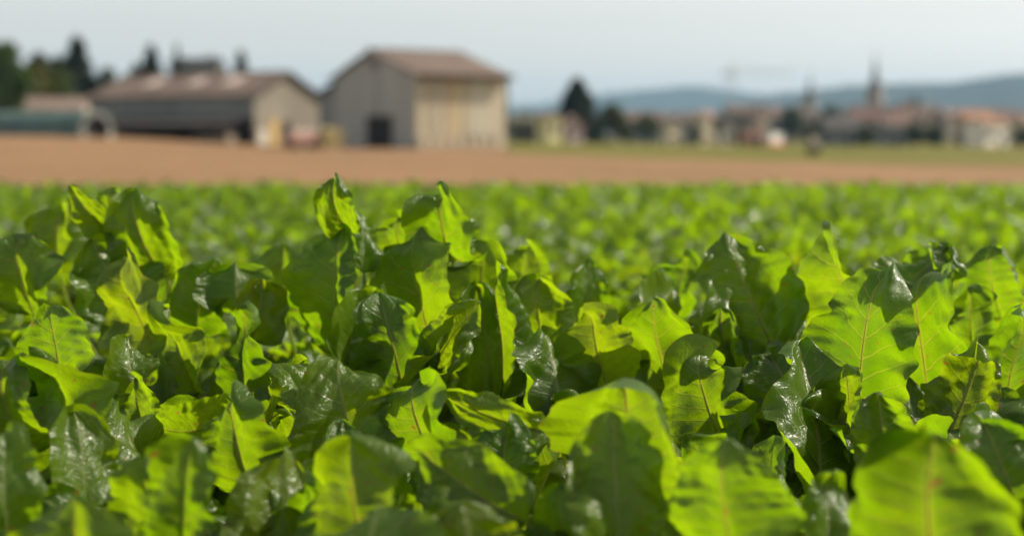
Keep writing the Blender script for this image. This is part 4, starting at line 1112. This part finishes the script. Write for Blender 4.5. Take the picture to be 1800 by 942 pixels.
# ------------------------------------------------------------------ the leaves that stand out in the photograph
# base px, tip px, width px, distance, yaw of the face (+ right, - left), lean of tip (m, + away), bend, fold, curl, label of their plant
HERO = [
 (1110, 650, 1100, 565, 55, 2.9, 99, .1, .4, .3, .4, None),
 (1292, 690, 1288, 590, 45, 2.8, 99, .1, .4, .3, .4, None),
 (1610, 760, 1580, 665, 50, 2.6, 99, .1, .4, .3, .4, None),
 (610, 830, 603, 735, 60, 2.1, 99, .1, .4, .3, .4, None),
 (1640, 480, 1668, 440, 70, 2.95, 99, .1, .4, .2, .4, None),
 (820, 440, 800, 385, 45, 3.05, 99, .1, .4, .3, .4, None),
 (1655, 1000, 1650, 890, 80, 1.6, 99, .1, .4, .2, .4, None),
 # sharp band, left
 (290, 650, 228, 458, 150, 2.95, -46, .04, .35, .10, .3, 'sugar beet plant with broad lime leaf tapering to a point, left of the upright pair'),
 (238, 575, 160, 418, 150, 3.05, 7, .06, .3, .15, .3, None),
 (292, 490, 236, 332, 105, 3.15, -30, -.02, .9, .35, 1.0, 'tall sugar beet plant with hooded leaf tips reaching the bare soil, upper left'),
 (215, 440, 196, 328, 66, 3.2, -25, .0, .5, .2, .4, None),
 (196, 410, 124, 326, 58, 3.2, -20, -.05, 1.2, .3, .8, None),
 (345, 590, 380, 452, 105, 3.0, -43, .03, .4, .2, .2, None),
 (418, 550, 415, 455, 125, 2.95, 7, .05, .8, .2, .8, 'sugar beet plant with dark rounded leaf lit along its right half'),
 (440, 600, 462, 490, 95, 2.9, 30, .03, .9, .3, 1.0, None),
 (430, 735, 420, 538, 150, 2.75, -48, .05, .3, .1, .2, 'sugar beet plant with broad lime leaf below the dark rounded leaf'),
 (345, 690, 300, 545, 130, 2.8, -43, .02, .4, .1, .2, None),
 # sharp band, centre left
 (592, 625, 606, 396, 140, 2.95, -50, .02, .35, .12, .5, 'tallest sugar beet plant with white glint on its curled top, left of centre'),
 (618, 410, 588, 316, 66, 2.98, -30, -.03, 1.4, .3, .9, None),
 (640, 480, 622, 375, 50, 2.97, 99, .12, .4, .3, .6, None),
 (604, 640, 662, 508, 130, 2.8, 7, .02, .25, .8, .4, 'sugar beet plant with folded dark leaf and pale midrib below the tallest leaf'),
 (772, 640, 742, 398, 175, 2.9, -48, .04, .3, .10, .2, 'sugar beet plant with very broad lime leaf under a bent glossy tip, near centre'),
 (795, 460, 780, 350, 110, 3.05, -15, -.05, 1.6, .3, .9, None),
 (715, 460, 700, 380, 90, 3.15, -25, -.02, 1.0, .2, .7, None),
 (715, 715, 668, 515, 135, 2.75, -22, .04, .4, .15, .3, None),
 (700, 560, 690, 430, 110, 3.1, -43, .02, .5, .2, .3, None),
 (845, 575, 835, 440, 120, 3.0, -46, .03, .5, .2, .4, None),
 (884, 700, 886, 468, 110, 2.85, 68, .0, .15, .5, .3, 'sugar beet plant with slim edge-on leaf shining like a pale rod at centre'),
 (868, 700, 838, 500, 110, 2.9, 7, .03, .4, .2, .4, None),
 (700, 690, 832, 532, 90, 2.7, 55, .05, .5, .5, .6, 'sugar beet plant with crumpled bluish leaf lying over its neighbours'),
 (760, 650, 845, 530, 75, 2.72, -30, -.02, .5, .4, .5, None),
 # sharp band, centre right
 (962, 650, 948, 488, 130, 2.95, -46, .03, .4, .15, .3, 'sugar beet plant with pair of lime leaves right of the pale rod-like leaf'),
 (1022, 570, 1036, 452, 80, 3.2, 10, .02, .3, .5, .3, None),
 (1065, 680, 1025, 548, 135, 2.8, -48, .03, .4, .1, .3, None),
 (985, 745, 948, 585, 165, 2.7, 99, .15, .5, .1, .4, 'sugar beet plant with dark glossy leaf glinting white near centre'),
 (1185, 720, 1148, 522, 165, 2.8, -50, .03, .3, .10, .2, 'sugar beet plant with clean broad lime leaf right of centre'),
 (1130, 580, 1172, 502, 110, 3.1, 30, .12, 1.0, .2, .5, None),
 (1358, 610, 1272, 408, 165, 2.95, 7, .05, .25, .08, .4, 'sugar beet plant with big dark leaf and pale midrib standing clear on the right'),
 (1340, 560, 1345, 470, 110, 3.1, -43, .02, .4, .2, .4, None),
 (1238, 650, 1236, 545, 85, 2.95, 7, .02, .3, .2, .3, None),
 (1305, 690, 1268, 540, 100, 2.85, -48, .02, .5, .2, .4, 'sugar beet plant with narrow ragged lime leaf under the big dark leaf'),
 (1270, 780, 1245, 635, 130, 2.6, -46, .04, .4, .15, .3, None),
 (1395, 640, 1392, 520, 60, 3.0, 99, .13, .5, .4, .6, None),
 # sharp band, right
 (1540, 620, 1478, 422, 175, 2.9, -44, .05, .4, .10, .5, 'large sugar beet plant with wide veined leaves arching over, on the right'),
 (1560, 540, 1672, 432, 130, 2.95, -15, .06, .7, .15, .8, None),
 (1512, 740, 1570, 478, 180, 2.6, -46, .03, .8, .12, .3, 'sugar beet plant with tall bent leaf in front of the large veined leaves'),
 (1645, 780, 1652, 480, 190, 2.8, -48, .05, .3, .08, .3, 'sugar beet plant with long puckered lime leaf and pale midrib, right'),
 (1662, 780, 1718, 600, 110, 2.5, -25, .03, .3, .25, .3, None),
 (1442, 900, 1405, 598, 190, 2.3, 99, .24, .35, .25, .3, 'sugar beet plant with leaf half white from glare on a long pale stalk, right'),
 (1400, 710, 1345, 605, 130, 2.7, 7, .06, .8, .15, .5, None),
 (1765, 740, 1790, 540, 150, 2.75, -46, .04, .4, .12, .3, 'sugar beet plant with puckered leaves cut by the right picture edge'),
 (1710, 620, 1700, 505, 110, 3.0, -44, .03, .5, .2, .4, None),
 # nearer, softer leaves, left
 (122, 720, 92, 538, 165, 2.3, -48, .02, .35, .15, .4, 'sugar beet plant with rounded soft yellow green leaf near the left edge'),
 (155, 820, 50, 615, 190, 2.2, -46, .04, .4, .12, .3, None),
 (236, 690, 226, 590, 95, 2.6, 7, .05, .6, .2, .8, 'sugar beet plant with small dark cupped leaf and white bitten rim'),
 (255, 770, 236, 662, 95, 2.4, -30, .02, .5, .25, .4, None),
 (415, 735, 278, 745, 120, 2.35, 30, -.02, 1.3, .1, .9, 'sugar beet plant with arched dark leaf of glossy blisters, lower left'),
 (445, 870, 420, 695, 150, 2.15, -43, .04, .4, .12, .3, 'sugar beet plant with shadow striped leaf in the lower left'),
 (565, 800, 478, 640, 95, 2.3, 99, .14, .3, .4, .4, None),
 (542, 735, 522, 618, 95, 2.5, -43, .02, .4, .2, .3, None),
 (655, 850, 596, 632, 185, 2.25, -16, .05, .35, .15, .3, 'sugar beet plant with tall mid green leaf left of the crumpled yellow one'),
 (765, 815, 738, 665, 180, 2.2, -48, .05, .5, .1, .4, 'sugar beet plant with crumpled yellow green leaf below centre'),
 (965, 760, 775, 690, 75, 2.2, -5, .0, .6, .4, .5, 'sugar beet plant with narrow leaf arching flat across the middle'),
 (885, 860, 892, 742, 120, 2.1, -20, .03, .6, .2, .5, None),
 (150, 890, 128, 720, 120, 2.05, 30, .05, .4, .2, .4, None),
 # nearest, blurred leaves along the bottom
 (925, 920, 730, 785, 150, 1.85, 7, .08, .5, .25, .4, 'near sugar beet plant with dark folded leaf, bottom centre'),
 (650, 1010, 615, 765, 230, 1.8, -46, .03, .4, .12, .4, 'near sugar beet plant with blurred broad lime leaf, bottom left of centre'),
 (465, 1010, 500, 795, 170, 1.9, 7, .06, .4, .1, .3, None),
 (320, 1010, 345, 770, 140, 1.75, -48, .02, .3, .2, .3, 'near sugar beet plant with blurred yellow leaf corner, bottom left'),
 (150, 1060, 130, 868, 270, 1.6, -46, .0, .6, .15, .5, None),
 (1110, 900, 1095, 664, 330, 1.95, -50, .02, .4, .08, .3, 'near sugar beet plant with wide yellow leaf arched behind a dark one'),
 (1092, 1000, 1078, 722, 175, 1.75, 9, .10, .5, .08, .4, 'near sugar beet plant with dark glossy leaf, bottom right of centre'),
 (1305, 1010, 1285, 768, 220, 1.7, -44, .02, .5, .12, .4, 'near sugar beet plant with blurred lime leaf beside the dark glossy leaf'),
 (1650, 1050, 1645, 762, 290, 1.6, -46, .02, .4, .10, .3, 'nearest sugar beet plant with big blurred lime leaf, bottom right'),
 (1790, 890, 1728, 742, 150, 1.95, 7, .05, .4, .15, .3, None),
 (255, 1000, 262, 800, 150, 1.85, -44, .02, .4, .15, .4, None),
 (40, 800, 25, 640, 130, 2.2, -44, .02, .4, .15, .4, None),
 (560, 960, 548, 830, 110, 1.9, -44, .02, .4, .2, .4, None),
 (1010, 980, 985, 850, 120, 1.8, -44, .02, .5, .2, .4, None),
 (1500, 760, 1490, 640, 110, 2.45, -44, .02, .5, .2, .4, None),
 (1190, 560, 1200, 450, 110, 3.3, -44, .02, .5, .2, .4, None),
 (505, 560, 500, 430, 120, 3.2, -44, .02, .5, .2, .4, None),
 (60, 560, 48, 420, 120, 3.1, -44, .02, .5, .2, .4, None),
 (105, 480, 112, 370, 100, 3.5, -40, .02, .5, .2, .4, None),
 (935, 540, 930, 430, 90, 3.4, -40, .02, .5, .2, .4, None),
 (1440, 600, 1425, 470, 100, 3.2, -44, .02, .5, .2, .4, None),
 (1760, 560, 1745, 430, 120, 3.2, -44, .02, .5, .2, .4, None),
 (825, 1030, 815, 878, 190, 1.65, 5, .03, .5, .15, .4, None),
 (1560, 830, 1545, 688, 110, 2.2, 7, .04, .4, .2, .4, None),
 (1450, 1040, 1468, 830, 130, 1.8, 30, .05, .4, .2, .4, None),
 (15, 960, 8, 760, 120, 1.8, 7, .05, .4, .2, .4, None),
]

# ------------------------------------------------------------------ rows of beet plants
rng = np.random.default_rng(11)
crowns = []
row = 0.43; step = 0.20
th = R(17); ct, st_ = math.cos(th), math.sin(th)
for i in range(-52, 60):
    for j in range(-100, 140):
        a = i * row + rng.normal(0, 0.03); b = j * step + rng.normal(0, 0.035)
        x = a * ct - b * st_; y = a * st_ + b * ct + 5.0
        if y < 1.05 or y > 17.2 + 0.05 * rng.normal(): continue
        if abs(x) > 0.36 * y + 1.7: continue
        crowns.append((x, y))
# farther out the rows are closer set, so that the leaves close to a carpet
for i in range(-60, 70):
    for j in range(-110, 160):
        a = (i + 0.5) * row + rng.normal(0, 0.03); b = j * step + rng.normal(0, 0.035)
        x = a * ct - b * st_; y = a * st_ + b * ct + 5.0
        if y < 6.2 or y > 17.2 + 0.05 * rng.normal() or abs(x) > 0.36 * y + 1.2: continue
        crowns.append((x, y))
crowns = np.array(crowns)
order = np.argsort(crowns[:, 1]); crowns = crowns[order]

def hero_build(h, seed):
    bx, by, tx, ty, wpx, d, yaw, lean, bend, fold, curl, lab = h
    r = np.random.default_rng(seed)
    P0 = at(bx, by, d); P1 = at(tx, ty, d + lean)
    if yaw > 90:                                      # a leaf tipped to mirror the sun
        cc = np.array([0, 0, HC]); tcv = cc - P0; hg = np.array(SUN) + tcv / np.linalg.norm(tcv); hg = hg / np.linalg.norm(hg) + np.array([0.04, -0.06, -0.10]); hg /= np.linalg.norm(hg); r1 = ray(tx, ty)
        P1 = cc + r1 * (((P0 - cc) @ hg) / (r1 @ hg))
        if not 0 < P1[1] - P0[1] < 0.42: P1 = at(tx, ty, d + 0.25)
    Lc = np.linalg.norm(P1 - P0); W = wpx * d / F * 1.10 / math.sqrt(max(0.62, math.cos(R(min(yaw, 40)))))
    P, uv, NA = blade(r, 1.0, W / Lc, 84, 30, bend=bend, fold=fold, curl=(0.2 if yaw > 90 else curl * r.choice([-0.6, 0.5, 0.9])), ruff=r.uniform(.028, .06), puck=r.uniform(.016, .026), crumple=r.uniform(.05, .10), notch=1, margin=1.0, twist=r.uniform(-.45, .45), sway=r.uniform(-.3, .3), tip=r.uniform(.42, .60))
    ch = P[-1, 15] - P[0, 15]; k = Lc / np.linalg.norm(ch)
    P = P * k
    yl = ch / np.linalg.norm(ch); nl = np.array([0, 0, 1.0]) - yl * yl[2]; nl /= np.linalg.norm(nl); xl = np.cross(yl, nl)
    yw = (P1 - P0) / Lc
    tocam = np.array([0, 0, HC]) - (P0 + P1) / 2; tocam /= np.linalg.norm(tocam)
    nw = tocam - yw * (tocam @ yw); nw /= np.linalg.norm(nw)
    xw = np.cross(yw, nw)
    c, s = math.cos(R(yaw)), math.sin(R(yaw))
    sg = 1.0 if xw[0] > 0 else -1.0
    nw2 = nw * c + xw * s * sg; xw2 = np.cross(yw, nw2)
    if yaw > 90:
        nw2 = hg - yw * (hg @ yw); nw2 /= np.linalg.norm(nw2); xw2 = np.cross(yw, nw2)
    M = np.stack([xw2, yw, nw2], 1) @ np.stack([xl, yl, nl], 1).T
    Pw = P @ M.T + P0; NAw = NA @ M.T
    t0 = M @ np.array([0, 1.0, 0])
    return Pw, uv, NAw, P0, P1, t0, d, W

heroes = []
taken = {}
for k, h in enumerate(HERO):
    Pw, uv, NAw, P0, P1, t0, d, W = hero_build(h, 900 + k)
    want = np.array([P0[0] - 0.12 * t0[0], P0[1] - 0.12 * t0[1] + 0.03])
    dist = np.hypot(*(crowns - want).T)
    ci = int(np.argmin(dist))
    heroes.append((ci, Pw, uv, NAw, P0, P1, t0, d, W, h[11]))
    taken.setdefault(ci, []).append(k)

# screen ellipses of the standing-out leaves, used to keep other leaves from hiding them
HE = []
for (ci, Pw, uv, NAw, P0, P1, t0, d, W, lab) in heroes:
    u, v, fw = project(Pw[::6, ::4].reshape(-1, 3))
    HE.append((u, v, fw.min()))
HC_ = np.array([[u.mean(), v.mean()] for u, v, _ in HE]); HD = np.array([f for _, _, f in HE])
HCOV = [np.linalg.inv(np.cov(np.stack([u, v])) + np.eye(2) * 40) for u, v, _ in HE]

def hides_hero(W3):
    u, v, fw = project(W3)
    for k in range(len(HE)):
        m = fw < HD[k] + 0.03
        if not m.any(): continue
        dx = np.stack([u[m] - HC_[k, 0], v[m] - HC_[k, 1]])
        q = np.einsum('in,ij,jn->n', dx, HCOV[k], dx)
        if (q < (1.3 if HD[k] > 2.35 else 2.6)).sum() >= 2: return True
    return False

# which plants are built one by one: the 300 nearest that the picture shows
cu, cv, cf = project(np.column_stack([crowns, np.full(len(crowns), 0.42)]))
inview = (cu > -90) & (cu < 1890) & (cv < 985)
ids = [i for i in range(len(crowns)) if inview[i] or i in taken]
ids = sorted(ids, key=lambda i: (0 if i in taken else 1, crowns[i, 1]))[:300]
indiv = set(ids)

NEAR, MIDD = 3.5, 5.5
ZX = [200, 440, 590, 735, 890, 1090, 1260, 1480, 1660]
ZONES = ['the polytunnel', 'the roof lights of the long barn', 'the red trailer', 'the grey gable', 'the beige barn wall', 'the lone conifer', 'the pale small houses', 'the crane and smaller church', 'the tall church spire', 'the white house']
SAMP = [np.concatenate([v[0][::8, ::4].reshape(-1, 3)]) for v in VAR]
prune_n = 0
Vs, Qs, Us, Ms = [], [], [], []; off = 0
nfill = {'near': 0, 'mid': 0, 'far': 0}
for i, (x, y) in enumerate(crowns):
    r = np.random.default_rng(5000 + i)
    nl = int(r.integers(11, 15)); ph = r.random() * 6.28
    vig = np.clip(r.normal(0.97, 0.09), 0.75, 1.15)
    vig *= 0.93
    if y > 3.2: vig = (0.90 + (vig - 0.9) * 0.5) * float(np.interp(y, [3.2, 5.0, 7.5], [0.98, 0.76, 0.66]))
    if y > 6.2: nl = 8
    if y > 9.5: nl = 7
    specs = []
    for k in range(nl):
        rank = k / (nl - 1)
        cand = [q for q in range(NVAR) if abs(ranks[q] - rank) <= 0.26]
        vi = int(r.choice(cand)); az = ph + k * 2.399963 + r.normal(0, 0.15); sc = vig * r.uniform(0.85, 1.12) * (1.06 if rank < 0.5 else 0.96)
        specs.append((vi, az, sc, r.normal(0, 0.07), r.normal(0, 0.07)))
    if i in indiv:
        hk = taken.get(i, [])
        t = empty('sugar_beet_plant', (x, y, 0.012))
        lab = next((heroes[k][9] for k in hk if heroes[k][9]), None)
        zone = ZONES[int(np.searchsorted(ZX, cu[i]))]
        if lab: tag(t, lab, 'beet plant', 'sugar beet plants of the field')
        elif hk: tag(t, ('overlapped beet plant among the soft near leaves, before ' if y < 2.35 else 'overlapped beet plant among the sharp leaves, before ') + zone, 'beet plant', 'sugar beet plants of the field')
        elif y < NEAR: tag(t, ('low beet plant in the soft near gaps, before ' if y < 2.35 else 'low beet plant in the sharp rows, before ') + zone, 'beet plant', 'sugar beet plants of the field')
        elif y < MIDD: tag(t, 'slightly blurred beet plant behind the sharp ones, before ' + zone, 'beet plant', 'sugar beet plants of the field')
        else: tag(t, 'strongly blurred beet plant farther out, before ' + zone, 'beet plant', 'sugar beet plants of the field')
        for k in hk:
            ci, Pw, uv, NAw, P0, P1, t0, d, W, _ = heroes[k]
            org = np.array([x, y, 0.012])
            me = grid_mesh('leaf', Pw - org, uv, [LEAF])
            o = bpy.data.objects.new('leaf', me); C.objects.link(o); o.parent = t
            A = np.array([x, y, 0.0]); B = P0; L = np.linalg.norm(B - A)
            c1 = A + np.array([0, 0, L * 0.4]) + (B - A) * [0.1, 0.1, 0]; c2 = B - t0 * L * 0.35
            u = np.linspace(0, 1, 14)[:, None]
            pet = (1 - u) ** 3 * A + 3 * (1 - u) ** 2 * u * c1 + 3 * (1 - u) * u ** 2 * c2 + u ** 3 * B
            mid = (Pw[:, 15] - NAw * 0.0010)[::6]
            pts = np.concatenate([pet[:-1], mid])
            rad = np.concatenate([np.linspace(0.0085, 0.0046, 13), np.linspace(0.0018, 0.0003, len(mid))])
            TV, TQ = tube_along(pts - org, rad, 7)
            sm = bpy.data.meshes.new('stalk'); fill_mesh(sm, TV, TQ, None, True); sm.materials.append(STALK)
            so = bpy.data.objects.new('stalk', sm); C.objects.link(so); so.parent = o
        for (vi, az, sc, ta, tb) in specs:
            Rm = Matrix.Rotation(az, 3, 'Z') @ Matrix.Rotation(ta, 3, 'X') @ Matrix.Rotation(tb, 3, 'Y')
            Mx = np.array(Rm) * sc
            if y < 3.4:
                W3 = SAMP[vi] @ Mx.T + np.array([x, y, 0.012])
                if hides_hero(W3): prune_n += 1; continue
                if y < 2.0 and project(W3)[1].min() < (880 if y < 1.75 else 800): continue
            near = y < NEAR
            o = bpy.data.objects.new('leaf', VMESH[vi][0] if near else VJOIN[vi]); C.objects.link(o)
            o.parent = t; o.rotation_euler = Rm.to_euler(); o.scale = (sc, sc, sc)
            if near:
                so = bpy.data.objects.new('stalk', VMESH[vi][1]); C.objects.link(so); so.parent = o
    else:
        src = VMID if y < 3.6 else VLOW
        for (vi, az, sc, ta, tb) in specs:
            Rm = Matrix.Rotation(az, 3, 'Z') @ Matrix.Rotation(ta, 3, 'X') @ Matrix.Rotation(tb, 3, 'Y')
            Mx = np.array(Rm) * sc
            V, Q, U, mi = src[vi]
            W3 = V @ Mx.T + np.array([x, y, 0.012])
            if y < 3.0 and inview[i] and hides_hero(W3[::17]): continue
            if y < 1.75:
                pu, pv_, _ = project(W3[::9])
                if ((pv_ < 880) & (pu > -60) & (pu < 1860)).any(): continue
            Vs.append(W3); Qs.append(Q + off); Us.append(U); Ms.append(mi); off += len(V)
me = bpy.data.meshes.new('beet_crop')
fill_mesh(me, np.concatenate(Vs), np.concatenate(Qs), np.concatenate(Us), True, np.concatenate(Ms))
me.materials.append(LEAF); me.materials.append(STALK)
o = bpy.data.objects.new('beet_crop', me); C.objects.link(o)
tag(o, 'unbroken mass of blurred beet leaves at the far edge of the field', 'crop', kind='stuff')
print('plants', len(crowns), 'crop quads', len(me.polygons))

# ------------------------------------------------------------------ haze
HAZE = 1.1e-4
m, nt, out = new_mat('haze_air')
pv = nd(nt, 'ShaderNodeVolumePrincipled')
pv.inputs['Color'].default_value = (0.43, 0.71, 1.0, 1)
pv.inputs['Density'].default_value = HAZE
pv.inputs['Anisotropy'].default_value = 0.0
nt.links.new(pv.outputs[0], out.inputs['Volume'])
hb = MB().box(-6500, 6500, -200, 6300, -16, 215).build('haze', m)
tag(hb, 'thin pale blue haze filling the air', 'haze', kind='stuff')
